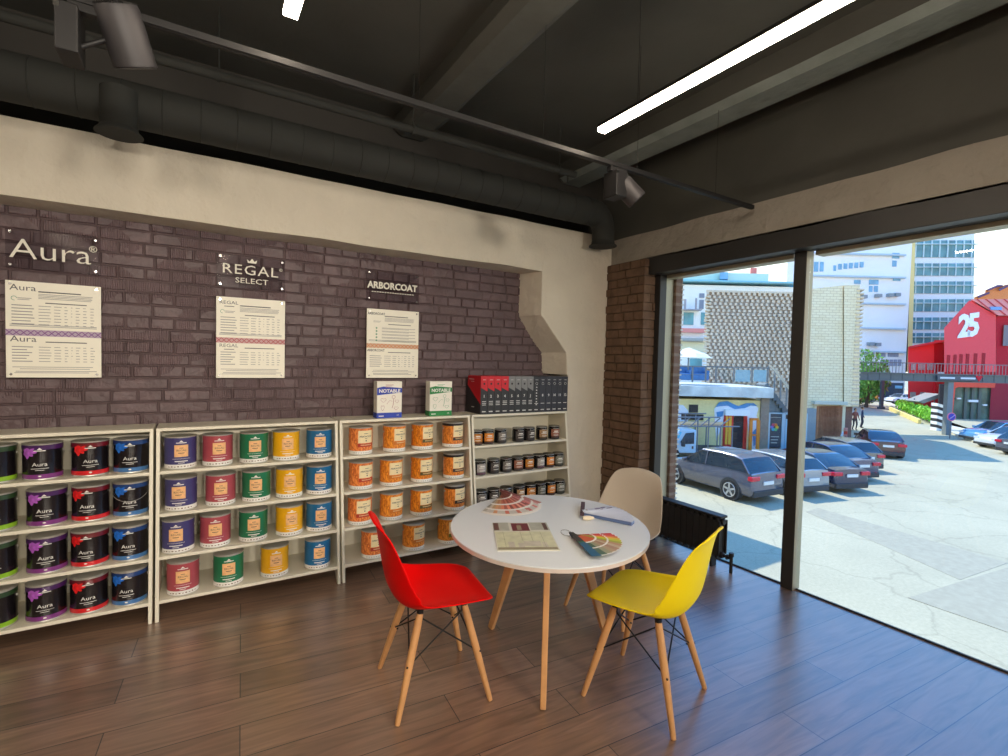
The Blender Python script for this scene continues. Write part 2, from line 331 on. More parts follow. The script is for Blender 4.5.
# ================================================================== SHELVING
HU = 1.0665; YT, YD = 3.4366, .1293
def fr(z): return YT-YD*(1-z/HU)
SZ = [.8146, .578, .3417, .105]; TH = .018
UX = [(-1.215, -.203), (-.190, .8165), (.8295, 1.8245), (1.8375, 2.7864)]
UL = ['cream shelving unit filled with black flower-label paint cans', 'cream shelving unit holding square-label cans in five colours', 'cream shelving unit holding orange wood-stain cans', 'cream shelving unit with small sample jars beneath the binders']
for (x0, x1), lab in zip(UX, UL):
    xc = (x0+x1)/2; w = (x1-x0)/2; t = thing('shelving_unit', lab, 'shelf', (xc, 3.5, 0), 0, 'cream shelving units along the brick wall')
    for s in (-1, 1):
        mb = MB(); X = (s*w, s*(w-.018)); Y = lambda y: y-3.5
        poly = [(Y(fr(0)), 0), (Y(fr(0)+.035), 0), (Y(fr(0)+.12), .092), (Y(3.60), .092), (Y(3.66), 0), (Y(3.685), 0), (Y(3.685), HU-.018), (Y(YT), HU-.018)]
        mb.prism(poly, min(X), max(X), 'x'); mb.obj('side_panel', t, M['cream'], bevel=.0015)
    MB().box(-w, w, Y(YT-.004), Y(3.685), HU-.018, HU).obj('top_board', t, M['cream'], bevel=.0015)
    for z in SZ:
        MB().box(-w+.018, w-.018, Y(fr(z)), Y(3.68), z-TH/2, z+TH/2).obj('shelf_board', t, M['cream'], bevel=.0015)
    MB().box(-w+.018, w-.018, Y(3.68), Y(3.686), .095, HU-.018).obj('back_panel', t, M['cream'])
# ================================================================== PAINT CANS
CR, CHT = .081, .189
def cylfn(r, z0=0, yscale=1):
    """bend a flat drawing (x across, y up) round the front (-y side) of a can of radius r"""
    def f(v): a = v.x/r; return Vector((r*math.sin(a), -r*math.cos(a), v.y+z0))
    return f
def patch(mb, r, xa, xb, za, zb, mi=0, n=10, taper=0):
    mb.grid(lambda u, v: cylfn(r)(Vector((xa+(xb-xa)*u, za+(zb-za)*v, 0))), n, 1, mi)
def shape(mb, r, pts, mi=0):
    vs = [mb.bm.verts.new(cylfn(r)(Vector((p[0], p[1], 0)))) for p in pts]; c = mb.bm.verts.new(cylfn(r)(Vector((sum(p[0] for p in pts)/len(pts), sum(p[1] for p in pts)/len(pts), 0))))
    for i in range(len(vs)): mb.bm.faces.new((vs[i], vs[(i+1) % len(vs)], c)).material_index = mi
def can_lid(t, m=None, h=CHT, r=CR):
    mb = MB(); mb.lathe([(r, h-.006), (r+.0015, h-.004), (r+.0015, h), (r-.004, h), (r-.007, h-.004), (r-.014, h-.004), (r-.016, h-.001), (.0001, h-.001)], 32); mb.obj('lid', t, m or M['steel'], smooth=50)
def can_bail(t, front=False, h=CHT, r=CR):
    mb = MB()
    for s in (-1, 1): mb.cyl((s*(r-.001), 0, h*.76), (s*(r+.0035), 0, h*.76), .0075, .005, 10)
    pts = []
    for k in range(17):
        a = math.pi*k/16; x = (r+.003)*math.cos(a); q = math.sin(a)
        pts.append((x, (-1 if front else 1)*(r+.004)*q, h*.76-(.055 if front else .07)*q))
    mb.tube(pts, .0013, 6); mb.obj('bail_handle', t, M['steel'], smooth=60)
# --- flower cans -------------------------------------------------
def flower_can(col, band, petal, front=False):
    t = thing('paint_can', 'x', 'paint can', (0, 0, 0))
    c1 = mat('can_black_label', (24, 20, 24), .25, coat=.5, var=.04); cc = mat('can_colour_fade', col, .28, coat=.5, var=.08, vscale=30)
    cb = mat('can_band', band, .3, coat=.4, var=.08, vscale=40); cp = mat('can_petal', petal, .35, coat=.3, var=.3, vscale=60)
    mb = MB(); mb.lathe([(.0001, 0), (CR-.004, 0), (CR, .003), (CR, .008), (CR-.001, .010)], 32, 1); mb.lathe([(CR-.001, .010), (CR-.001, CHT-.006), (CR, CHT-.004)], 32, 0); mb.obj('body', t, [c1, M['steel']], smooth=40)
    mb = MB(); r = CR+.0004
    mb.lathe([(r, .011), (r, .033)], 32); mb.obj('bottom_band', t, cb, smooth=40)
    mb = MB(); mb.lathe([(r, CHT-.030), (r, CHT-.007)], 32); mb.obj('top_band', t, cc, smooth=40)
    mb = MB(); r = CR+.0008; rnd = random.Random(4)
    for a, L, w in ((200, .030, .016), (250, .040, .015), (300, .034, .014), (340, .040, .012), (150, .026, .016), (100, .022, .014), (20, .034, .010), (225, .03, .012)):
        pts = []
        for k in range(14):
            q = 2*math.pi*k/14; lx = L*.5*(1-math.cos(q)); ly = w*math.sin(q)*(.6+.4*math.cos(q/2)**2); bend = lx*lx*6
            x = lx*math.cos(R(a))-(ly+bend)*math.sin(R(a)); z = lx*math.sin(R(a))+(ly+bend)*math.cos(R(a)); pts.append((-.050+x, .152+z*.92))
        shape(mb, r+rnd.random()*.0004, [(p[0], min(max(p[1], .036), CHT-.008)) for p in pts])
    mb.obj('flower_print', t, cp, smooth=60)
    mb = MB(); r = CR+.0012
    mb.text('Aura', .027, None, fn=cylfn(r, .084), sx=1.15); 
    for z, w in ((.062, .036), (.053, .018)): patch(mb, r, -w, w, z, z+.0022)
    patch(mb, r, -.024, .024, .153, .157); shape(mb, r, [(-.011, .160), (.011, .160), (0, .171)]); shape(mb, r, circ(0, .024, .007, .004, 12))
    mb.obj('label_lettering', t, M['white'])
    can_lid(t); can_bail(t, front); return t
fl_specs = [((44, 70, 40), (140, 190, 40), (90, 150, 50)), ((70, 30, 92), (128, 56, 130), (176, 92, 196)), ((110, 20, 30), (214, 34, 40), (226, 30, 34)), ((24, 60, 120), (70, 120, 176), (34, 110, 210))]
fl_name = ['green', 'purple', 'red', 'blue']
fl_px = [[-5, 43, 90.5, 131.5], [-5, 47.2, 91, 131.5], [-5, 47.2, 90.2, 130.7], [-5, 47.8, 89.3, 131]]
rown = ['top shelf', 'second shelf down', 'third shelf down', 'bottom shelf']
def rowz(i): return SZ[i]+TH/2+.0005
def xat(u, i, y): return hit(u, 460+i*35, 1, y).x
def cany(i): return fr(SZ[i])+.006+CR
G1 = 'black flower-label paint cans in the first unit'
flp = [flower_can(*s) for s in fl_specs]; fl_front = flower_can(*fl_specs[3], front=True); used = set()
def put(proto, key, loc, rz, lab, group):
    if key in used: return dup(proto, loc, rz, lab, group)
    used.add(key); proto.location = loc; proto.rotation_euler.z = rz; proto['label'] = lab; proto['group'] = group; return proto
rnd = random.Random(11)
def fit(xs, unit, r, gap=.003):
    x0, x1 = UX[unit]; lo, hi = x0+.018+r+gap, x1-.018-r-gap; xs = [min(max(x, lo), hi) for x in xs]
    for k in range(len(xs)-2, -1, -1): xs[k] = min(xs[k], xs[k+1]-2*r-gap)
    xs[0] = max(xs[0], lo)
    for k in range(1, len(xs)): xs[k] = max(xs[k], xs[k-1]+2*r+gap)
    return xs
for i in range(4):
    XS = fit([xat(u, i, cany(i)) for u in fl_px[i]], 0, CR+.004)
    for j in range(4):
        y = cany(i); lab = f'black paint can with {fl_name[j]} flower label on the {rown[i]}'
        fb = (i == 1 and j == 3)
        if fb: lab = 'black paint can with blue flower and wire bail hanging in front'
        put(fl_front if fb else flp[j], ('F', 99 if fb else j), (XS[j], y, rowz(i)), R(rnd.uniform(-7, 9)), lab, G1)
# --- square-label cans -----------------------------------------------
def square_can(col):
    t = thing('paint_can', 'x', 'paint can'); cb = mat('can_satin_colour', col, .38, coat=.25, var=.05, vscale=20)
    cl = mat('can_peach_square', (236, 184, 128), .5, var=.12, vscale=50)
    mb = MB(); mb.lathe([(.0001, 0), (CR-.004, 0), (CR, .003), (CR, .007)], 32, 1); mb.lathe([(CR, .007), (CR-.0005, .009), (CR-.0005, .030)], 32, 2); mb.lathe([(CR-.0005, .030), (CR-.0005, CHT-.006), (CR, CHT-.004)], 32, 0)
    mb.obj('body', t, [cb, M['steel'], M['white']], smooth=40)
    mb = MB(); patch(mb, CR+.0005, -.035, .035, .074, .143); mb.obj('square_label', t, cl)
    mb = MB(); r = CR+.001
    mb.text('REGAL', .015, None, fn=cylfn(r, .111), sx=1.1); patch(mb, r, -.016, .016, .094, .098); patch(mb, r, -.01, .01, .124, .127)
    for k in range(9): patch(mb, r, -.07+k*.0165, -.07+k*.0165+.009, .015, .0185+.002*(k % 2), n=2)
    mb.obj('label_lettering', t, mat('brown_ink', (120, 84, 70), .7, var=.05))
    mb = MB(); patch(mb, r, -.026, .026, .153, .1575); shape(mb, r, [(-.011, .160), (.011, .160), (0, .170)]); patch(mb, r, -.045, .045, .062, .0635); patch(mb, r, -.033, .033, .046, .051); patch(mb, r, -.016, .016, .037, .040)
    mb.obj('white_print', t, M['white']); can_lid(t); can_bail(t); return t
sq_cols = {'indigo': (66, 62, 116), 'rose': (172, 74, 84), 'green': (24, 116, 78), 'yellow': (240, 176, 14), 'blue': (22, 104, 156)}
sqp = {k: square_can(c) for k, c in sq_cols.items()}
five = ['indigo', 'rose', 'green', 'yellow', 'blue']
sq = [list(zip(five, (180.6, 217.8, 253.9, 286, 318.9))), list(zip(five, (181.1, 220.7, 256.3, 289.2, 318.9))), list(zip(five, (178.2, 215.5, 253.3, 289.2, 318.9))), list(zip(five[1:], (183.2, 228.6, 274.6, 317.4)))]
for i, row in enumerate(sq):
    XS = fit([xat(u, i, cany(i)) for n, u in row], 1, CR+.004)
    for (n, u), X_ in zip(row, XS):
        y = cany(i); put(sqp[n], ('S', n), (X_, y, rowz(i)), R(rnd.uniform(-8, 4)), f'{n} paint can with peach square label on the {rown[i]}', 'square-label paint cans in the second unit')
# --- wood-stain cans --------------------------------------------------
M['grain'] = mat('orange_wood_grain_print', (226, 132, 42), .4, var=.0); nt = M['grain'].node_tree; b = nt.nodes['Principled BSDF']; tc = nt.nodes['Texture Coordinate']
def grain(name, ca, cb):
    m = mat(name, ca, .4, coat=.2); nt = m.node_tree; b = nt.nodes['Principled BSDF']; tc = nt.nodes['Texture Coordinate']
    mp = nt.nodes.new('ShaderNodeMapping'); mp.inputs['Scale'].default_value = (1, 1, .35); nt.links.new(tc.outputs['Object'], mp.inputs[0])
    n = nt.nodes.new('ShaderNodeTexNoise'); n.inputs['Scale'].default_value = 90; n.inputs['Detail'].default_value = 3; n.inputs['Distortion'].default_value = 1.5; nt.links.new(mp.outputs[0], n.inputs['Vector'])
    cr = nt.nodes.new('ShaderNodeValToRGB'); cr.color_ramp.elements[0].position = .4; cr.color_ramp.elements[1].position = .6; cr.color_ramp.elements[0].color = C3(cb); cr.color_ramp.elements[1].color = C3(ca)
    nt.links.new(n.outputs['Fac'], cr.inputs[0]); nt.links.new(cr.outputs[0], b.inputs['Base Color']); return m
def stain_can(ca, cb, band, dark=False):
    t = thing('stain_can', 'x', 'paint can'); g = grain('wood_grain_print', tuple(min(255, int(q*1.06+8)) for q in ca), cb); top = M['steel'] if not dark else mat('black_rim', (34, 30, 32), .4, var=.05)
    mb = MB(); mb.lathe([(.0001, 0), (CR-.004, 0), (CR, .003), (CR, .006)], 32, 1); mb.lathe([(CR, .006), (CR-.0005, .008), (CR-.0005, .028)], 32, 2)
    z1 = CHT-.024 if dark else CHT-.008
    mb.lathe([(CR-.0005, .028), (CR-.0005, z1)], 32, 0); mb.lathe([(CR-.0005, z1), (CR-.0005, CHT-.006), (CR, CHT-.004)], 32, 3 if dark else 0)
    mb.obj('body', t, [g, M['steel'], M['white'], top], smooth=40)
    mb = MB(); patch(mb, CR+.0005, -.030, .080, .082, .168); mb.obj('paper_label', t, mat('cream_label', (240, 222, 176), .55, var=.04, vscale=40))
    mb = MB(); patch(mb, CR+.0008, -.032, .082, .056, .079); mb.obj('colour_band', t, mat('label_band', band, .5, var=.08, vscale=30))
    mb = MB(); r = CR+.0012; mb.text('ARBORCOAT', .0155, None, fn=lambda v: cylfn(r, .127)(v+Vector((.025, 0, 0))), bold=.0003)
    patch(mb, r, .010, .040, .146, .149); patch(mb, r, .016, .034, .112, .115); shape(mb, r, circ(.025, .098, .005, .005, 10)); mb.obj('label_lettering', t, M['ink'])
    mb = MB()
    for k in range(9): patch(mb, r, -.012+k*.009, -.012+k*.009+.006, .065, .072, n=2)
    for k in range(8): patch(mb, r, -.062+k*.0165, -.062+k*.0165+.009, .013, .017, 1, n=2)
    mb.obj('band_print', t, [mat('band_ink', (235, 200, 150), .6, var=.05), M['inklight']]); can_lid(t); can_bail(t); return t
stp = [stain_can((232, 140, 66), (196, 92, 40), (184, 52, 34)), stain_can((236, 150, 48), (200, 104, 24), (214, 120, 30)), stain_can((228, 138, 30), (190, 98, 18), (96, 84, 38)), stain_can((228, 140, 52), (188, 100, 30), (52, 42, 46), True)]
green_st = stain_can((222, 146, 46), (180, 104, 30), (110, 120, 40))
bandn = ['red', 'orange', 'olive', 'black']
st_px = [[(0, 360.4), (1, 393.9), (2, 421.8), (3, 452)], [(0, 360.4), (1, 390.8), (2, 421.2), (3, 452.9)], [(0, 359.5), (1, 390.8), (2, 420.6), (3, 453.5)], [(0, 372.6), (1, 413), (4, 447.5)]]
for i, row in enumerate(st_px):
    XS = fit([xat(u, i, cany(i)) for n, u in row], 2, CR+.004)
    for (j, u), X_ in zip(row, XS):
        y = cany(i); pr = green_st if j == 4 else stp[j]
        lab = f'orange wood-grain stain can with {bandn[j]} label band on the {rown[i]}' if j < 4 else 'orange wood-grain stain can with green label band, bottom shelf beside the table'
        put(pr, ('W', j), (X_, y, rowz(i)), R(rnd.uniform(-10, 2)), lab, 'wood-stain cans in the third unit')
# --- sample jars -------------------------------------------------------
JR, JH = .0505, .116
def jar(col, lab2):
    t = thing('sample_jar', 'x', 'jar'); gl = mat('jar_black_glaze', (30, 28, 29), .25, coat=.4, var=.05)
    mb = MB(); mb.lathe([(.0001, 0), (JR-.004, 0), (JR, .004), (JR, .089), (JR-.004, .094), (JR-.004, .097)], 24); mb.obj('body', t, gl, smooth=35)
    mb = MB(); mb.lathe([(JR-.004, .096), (JR-.001, .097), (JR-.001, .112), (JR-.004, JH), (.0001, JH)], 24, 0); mb.lathe([(JR-.0005, .108), (JR+.0002, .110), (JR-.0008, .112)], 24, 1); mb.obj('lid', t, [gl, M['steel']], smooth=35)
    mb = MB(); patch(mb, JR+.0005, -.046, .046, .024, .088, 0); patch(mb, JR+.0007, -.046, .046, .008, .021, 1); mb.obj('paper_label', t, [mat('sample_label', col, .5, var=.25, vscale=70), mat('sample_label_base', lab2, .5, var=.1)])
    mb = MB(); patch(mb, JR+.001, -.020, .020, .066, .074); patch(mb, JR+.001, -.030, .030, .056, .060); patch(mb, JR+.001, -.024, .024, .034, .038); patch(mb, JR+.001, -.03, .03, .092, .094); mb.obj('label_lettering', t, M['white']); return t
JC = {'orange': ((222, 136, 48), (70, 40, 30)), 'brown': ((150, 98, 78), (60, 44, 42)), 'grey': ((118, 112, 108), (52, 46, 46)), 'charcoal': ((72, 66, 64), (40, 36, 38)), 'amber': ((190, 120, 40), (90, 50, 30)), 'silver': ((168, 162, 158), (100, 70, 84)), 'olive': ((120, 122, 110), (60, 60, 54)), 'tan': ((160, 124, 88), (60, 48, 40))}
jp = {k: jar(*v) for k, v in JC.items()}
jrow = [[('amber', 474.9), ('orange', 485.8), ('grey', 500.2), ('charcoal', 518), ('charcoal', 528.8), ('tan', 541.5), ('brown', 553.6)],
        [('silver', 479.6), ('charcoal', 493), ('grey', 505.7), ('brown', 517.1), ('amber', 527.8), ('silver', 538.6), ('orange', 550.3), ('olive', 559.6)],
        [('grey', 480.6), ('charcoal', 493), ('charcoal', 505.7), ('tan', 518.5), ('amber', 529.7), ('olive', 540.7), ('orange', 551.9), ('olive', 561)]]
ordn = ['first', 'second', 'third', 'fourth', 'fifth', 'sixth', 'seventh', 'eighth']
for i, row in enumerate(jrow):
    y = fr(SZ[i])+.025+JR; XS = fit([hit(u, 436+i*30, 1, y).x for c, u in row], 3, JR)
    for j, (c, u) in enumerate(row):
        x = XS[j]
        put(jp[c], ('J', c), (x, y, rowz(i)), R(rnd.uniform(-12, 8)), f'small black jar with {c} sample label, {ordn[j]} from the left on the {rown[i]}', 'sample jars in the fourth unit')
# ================================================================== BOXES AND BINDERS ON TOP
def carton(x0, x1, col, nm):
    t = thing('carton', f'white carton with {nm} banner standing on top of the shelves', 'box', ((x0+x1)/2, 3.51, HU+.0005)); w = (x1-x0)/2; h = .262; d = .04
    MB().box(-w, w, -d, d, 0, h).obj('box_body', t, mat('white_card', (240, 236, 224), .6, var=.01), bevel=.002)
    mb = MB(); y = -d-.0006; cm = mat(nm+'_print', col, .5, var=.05)
    mb.prism([(-w, .164), (w, .182), (w, .214), (-w*.5, .226), (-w, .216)], y, y+.0008, 'y'); mb.box(-w-.0006, w+.0006, y, d+.0006, .0003, .038)
    mb.obj('printed_banner', t, cm)
    mb = MB(); Mx = wallM(0, y-.0004, .193); mb.text('NOTABLE', .034, Mx, bold=.0012, sx=1.05); mb.text('10', .018, wallM(w*.66, y-.0004, .018)); mb.box(-w*.85, -w*.45, y-.0006, y, .012, .018); mb.obj('banner_lettering', t, M['white'])
    mb = MB(); yy = y-.0003
    for k in range(3): mb.box(-.03, .03-.012*k, yy, y, .236-.008*k, .239-.008*k)
    mb.tube([(.02, yy, .07), (.028, yy, .10), (.03, yy, .135)], .0016, 6); mb.tube([(.03+.012*math.cos(a), yy, .15+.012*math.sin(a)) for a in [k*math.pi/6 for k in range(13)]], .0012, 5)
    for (cx, cz, rx, rz) in ((-.045, .13, .02, .012), (.055, .12, .014, .01), (-.05, .075, .012, .016), (.05, .07, .016, .01)): mb.tube([(cx+rx*math.cos(a), yy, cz+rz*math.sin(a)*(1+.4*math.sin(3*a))) for a in [k*math.pi/8 for k in range(17)]], .001, 5)
    mb.tube([(-.02, yy, .10), (.0, yy, .125), (.02, yy, .12)], .001, 5)
    mb.obj('line_drawing', t, mat(nm+'_line', tuple(int(c*.5+110) for c in col) if nm == 'green' else (170, 110, 120), .6, var=.05))
carton(1.094, 1.278, (38, 66, 176), 'blue'); carton(1.497, 1.680, (34, 132, 66), 'green')
red = mat('binder_red', (204, 24, 38), .45, var=.03); bk = mat('binder_black', (44, 43, 46), .45, var=.05); gy = mat('binder_grey', (128, 128, 128), .5, var=.04); nv = mat('binder_navy', (46, 45, 55), .45, var=.05)
edges = [178, 218, 258, 298, 340, 378, 413, 450, 484, 520, 556, 590, 622, 652, 684]
edges = [hit(450+e/5.8125, 395, 1, 3.435).x for e in edges]
nums = ['1', '2', '3', '4', '5', '6', '7', 'J', '', '8', '9', '10', '11', '12']
for k, n in enumerate(nums):
    x0, x1 = edges[k]+.001, edges[k+1]-.001; w = (x1-x0)/2; flag = red if k < 4 else gy if k < 8 else None; body = nv if k > 8 else bk; h = .304; D = .250
    cn = 'red and black' if k < 4 else 'grey and black' if k < 8 else 'all black' if k == 8 else 'navy'
    lab = f'{cn} magazine binder numbered {n} on top of the shelves' if n and n != 'J' else (f'{cn} magazine binder marked J beside number 7' if n else 'black magazine binder with plain spine between J and 8')
    t = thing('magazine_binder', lab, 'binder', ((x0+x1)/2, 3.435, HU+.0005), 0, 'numbered magazine binders on the shelves')
    mb = MB(); mb.prism([(0, 0), (D, 0), (D, h*.78), (D*.86, h), (0, h)], -w, w, 'x'); mb.obj('case', t, body, bevel=.0015)
    if flag:
        mb = MB(); mb.prism([(.002, h*.9), (.002, h+.0006), (D*.86, h+.0006), (D*.86, h*.88)] if k else [(.002, h*.26), (.002, h+.0006), (D*.84, h+.0006), (D*.90, h*.74)], -w-.0006, w+.0006, 'x')
        y = -.0008; mb.prism([(-w, h), (-w, h*.70), (w, h*.60), (w, h)], y, y+.001, 'y'); mb.obj('colour_flag', t, flag)
    y = -.0014
    mb = MB(); mb.prism(circ(0, h*.80, .0085, .0085, 14), y-.0003, y+.0003, 'y'); mb.obj('finger_hole', t, M['satin'])
    mb = MB()
    if n: mb.text(n, .030, wallM(0, y, h*.47), bold=.0008)
    else:
        for q in range(7): mb.box(-.006, .006, y-.0003, y, h*(.2+.08*q), h*(.23+.08*q))
    mb.box(-w*.45, w*.45, y-.0003, y, h*.90, h*.91); mb.box(-w*.55, w*.55, y-.0003, y, h*.06, h*.085)
    for q in range(3 if flag else 1): mb.box(-w*.6, w*.6, y-.0003, y, h*(.24+.045*q), h*(.255+.045*q))
    if not flag: mb.tube([(.0105*math.cos(a), y, h*.80+.0105*math.sin(a)) for a in [q*math.pi/6 for q in range(13)]], .0012, 5)
    mb.obj('spine_lettering', t, mat('binder_print', (214, 212, 208), .5, var=.02) if k == 0 else bpy.data.materials['binder_print'])
    if k == 0:
        mb = MB(); mb.box(-w-.0014, -w, D*.45, D*.80, h*.90, h*.915); mb.box(-w-.0014, -w, D*.45, D*.65, h*.84, h*.85); mb.box(-w-.0014, -w, D*.42, D*.62, h*.16, h*.175); mb.obj('side_lettering', t, bpy.data.materials['binder_print'])
# ================================================================== SIGNS AND POSTERS
def plate(x0, x1, z0, z1, nm, lab, draw):
    t = thing('sign_plate', lab, 'sign', ((x0+x1)/2, 3.655, (z0+z1)/2)); w, h = (x1-x0)/2, (z1-z0)/2
    MB().box(-w, w, -.002, .002, -h, h).obj('acrylic_plate', t, M['acryl'], bevel=.001)
    for sx in (-1, 1):
        for sz in (-1, 1):
            mb = MB(); mb.cyl((sx*(w-.02), -.012, sz*(h-.018)), (sx*(w-.02), .05, sz*(h-.018)), .0065, None, 12); mb.obj('standoff', t, M['chrome'], smooth=40)
    mb = MB(); draw(mb); mb.obj('lettering', t, mat('sign_white_letters', (232, 228, 214), .5, var=.01))
def d1(mb):
    mb.text('Aura', .152, wallM(-.012, -.004, -.004), extrude=.002, sx=1.14, bold=-.0014); mb.text('®', .05, wallM(.165, -.004, .035), extrude=.002)
def d2(mb):
    mb.text('REGAL', .088, wallM(-.008, -.004, .012), extrude=.002, sx=1.16, space=1.12); mb.text('SELECT', .048, wallM(.0, -.004, -.056), extrude=.002, sx=1.25); mb.text('®', .028, wallM(.172, -.004, .036), extrude=.002)
    mb.prism([(-.024, .062), (.024, .062), (.030, .084), (.014, .072), (0, .092), (-.014, .072), (-.030, .084)], -.006, -.002, 'y')
def d3(mb):
    mb.text('ARBORCOAT', .068, wallM(-.004, -.004, .004), extrude=.002, bold=.0022, sx=.93); mb.text('®', .02, wallM(.176, -.004, .022), extrude=.002)
    for k in range(17): mb.box(-.165+k*.0195, -.165+k*.0195+.013, -.006, -.002, -.046, -.040)
plate(-.856, -.462, 1.93, 2.14, 'a', 'clear acrylic sign reading Aura on the brick wall', d1)
plate(.112, .512, 1.925, 2.135, 'b', 'clear acrylic sign reading REGAL SELECT on the brick wall', d2)
plate(1.060, 1.470, 1.915, 2.14, 'c', 'clear acrylic sign reading ARBORCOAT on the brick wall', d3)
def poster(x0, x1, z0, z1, head, strip, lab, kind):
    t = thing('info_board', lab, 'poster', ((x0+x1)/2, 3.67, (z0+z1)/2)); W, H = x1-x0, z1-z0; w, h = W/2, H/2
    MB().box(-w, w, -.003, .003, -h, h).obj('board', t, mat('board_ivory', (242, 238, 222), .5, var=.01), bevel=.001)
    y = -.0034; X = lambda a: -w+a*W; Z = lambda b: h-b*H
    def ln(mb, a0, a1, b, th=.006): mb.box(X(a0), X(a1), y-.0004, y+.0004, Z(b+th/2), Z(b-th/2))
    mb = MB(); rr = random.Random(3)
    hs = .045 if head == 'Aura' else .030 if head == 'REGAL' else .024
    for b in (.07, .60): mb.text(head, hs, wallM(X(.175), y, Z(b)), sx=1.2 if head != 'ARBORCOAT' else .9, bold=.0006 if head == 'ARBORCOAT' else 0)
    if head == 'REGAL':
        for b in (.115, .645): ln(mb, .11, .25, b, .008)
    ln(mb, .33, .78, .10, .012); ln(mb, .40, .84, .215, .010); ln(mb, .40, .84, .625, .010)
    mb.obj('headings', t, M['ink'])
    mb = MB()
    for b in (.125, .14, .155, .17): ln(mb, .33, .92-.05*rr.random(), b)
    ln(mb, .12, .26, .175); ln(mb, .12, .24, .19)
    cols = [(.33, .46), (.49, .57), (.60, .64), (.67, .69), (.72, .77), (.80, .85), (.88, .93)]
    top = [.25+.032*k for k in range(7)]; bot = [.68+.030*k for k in range(6)]
    if kind == 'arbor': top = []
    for b in top+bot:
        ln(mb, .06, .06+rr.uniform(.14, .24), b, .009)
        for c0, c1 in cols: ln(mb, c0, c1-rr.uniform(0, .02), b)
    if kind == 'arbor':
        for k in range(5): ln(mb, .28, .93, .27+.045*k); ln(mb, .28, .80, .283+.045*k)
    for b in (.45, .465): ln(mb, .04, .95, b)
    for b in (.89, .91, .935, .95): ln(mb, .04+.1*rr.random(), .95-.15*rr.random(), b)
    mb.obj('text_lines', t, M['inklight'])
    mb = MB(); mb.box(-w, w, y-.0005, y+.0004, Z(.565), Z(.50)); mb.obj('ornament_strip', t, mat('strip_tint', tuple(int(c*.4+128) for c in strip), .5, var=.02))
    mb = MB()
    for k in range(14):
        a = k/14
        mb.bar((X(a), y-.001, Z(.505)), (X(a+1/14), y-.001, Z(.56)), .004, .0008, up=(0, 1, 0)); mb.bar((X(a), y-.001, Z(.56)), (X(a+1/14), y-.001, Z(.505)), .004, .0008, up=(0, 1, 0))
    mb.obj('ornament_lattice', t, mat('strip_ink', strip, .5, var=.02))
    mb = MB(); mb.tube([(X(.085)+.011*math.cos(a), y, Z(.18)+.011*math.sin(a)) for a in [k*math.pi/7 for k in range(12)]], .0014, 5)
    if kind == 'arbor':
        mb.bm.clear()
        for k in range(5): mb.prism(circ(X(.18), Z(.275+.045*k), .007, .007, 10), y-.0006, y, 'y')
    mb.obj('green_emblem', t, mat('emblem_green', (110, 160, 130), .5, var=.05))
    for sx in (-1, 1):
        for sz in (-1, 1):
            mb = MB(); mb.cyl((sx*(w-.02), -.008, sz*(h-.018)), (sx*(w-.02), .035, sz*(h-.018)), .006, None, 10); mb.obj('standoff', t, M['chrome'], smooth=40)
poster(-.862, -.462, 1.346, 1.866, 'Aura', (128, 78, 140), 'white table board with purple ornament strip under the Aura sign', 'aura')
poster(.111, .515, 1.345, 1.865, 'REGAL', (176, 70, 74), 'white table board with red ornament strip under the REGAL SELECT sign', 'regal')
poster(1.072, 1.478, 1.347, 1.860, 'ARBORCOAT', (214, 128, 62), 'white table board with orange ornament strip under the ARBORCOAT sign', 'arbor')
# ================================================================== ROUND TABLE
TZ = .685; TC = Vector((1.51, 1.98, 0)); TA = math.atan2(1.98, 1.51)
t = thing('round_table', 'round white table on three slanted beech legs', 'table', TC)
def ell(r1, r2, n=72): # r1 along the long axis
    o = []
    for k in range(n):
        a = 2*math.pi*k/n; x, y = r1*math.cos(a), r2*math.sin(a); o.append((x*math.cos(TA)-y*math.sin(TA), x*math.sin(TA)+y*math.cos(TA)))
    return o
MB().prism(ell(.538, .488), TZ-.006, TZ).obj('tabletop', t, mat('white_laminate_top', (228, 233, 236), .28, coat=.2, var=.01), bevel=.002)
MB().prism(ell(.5375, .4875), TZ-.022, TZ-.006).obj('edge_band', t, mat('pale_ply_edge', (222, 208, 198), .5, var=.06), bevel=.001)
for (fx, fy) in ((1.41, 2.353), (1.278, 1.68), (1.92, 1.973)):
    d = Vector((fx, fy, 0))-TC; tp = Vector((d.x*.42, d.y*.42, TZ-.022)); mb = MB(); mb.bar(tp, (d.x, d.y, 0), .062, .030, .034, .026, up=(-d.y, d.x, 0)); mb.obj('leg', t, M['wood'], bevel=.005)
MB().prism(circ(0, 0, .20, .20, 3, 20, 380), TZ-.040, TZ-.0225).obj('mounting_plate', t, M['wood'], bevel=.003)
# ================================================================== SHELL CHAIRS
PR = [(.242, .402), (.238, .422), (.224, .437), (.195, .443), (.14, .444), (.07, .439), (.0, .431), (-.08, .425), (-.138, .430), (-.178, .453), (-.205, .497), (-.219, .55), (-.231, .62), (-.242, .69), (-.252, .745), (-.263, .782), (-.277, .806), (-.293, .817)]
HW = [.060, .122, .164, .194, .213, .224, .230, .235, .236, .236, .233, .227, .215, .199, .180, .158, .126, .078]
CL = [.0, .001, .004, .010, .019, .030, .044, .060, .074, .084, .084, .072, .056, .038, .022, .008, .0, .0]
def interp(A, t):
    x = t*(len(A)-1); i = min(int(x), len(A)-2); f = x-i; g = lambda k: A[max(0, min(len(A)-1, k))]
    p0, p1, p2, p3 = g(i-1), g(i), g(i+1), g(i+2)
    h = lambda a, b, c, d: .5*((2*b)+(c-a)*f+(2*a-5*b+4*c-d)*f*f+(3*b-a-3*c+d)*f**3)
    return tuple(h(a, b, c, d) for a, b, c, d in zip(p0, p1, p2, p3)) if isinstance(p1, tuple) else h(p0, p1, p2, p3)
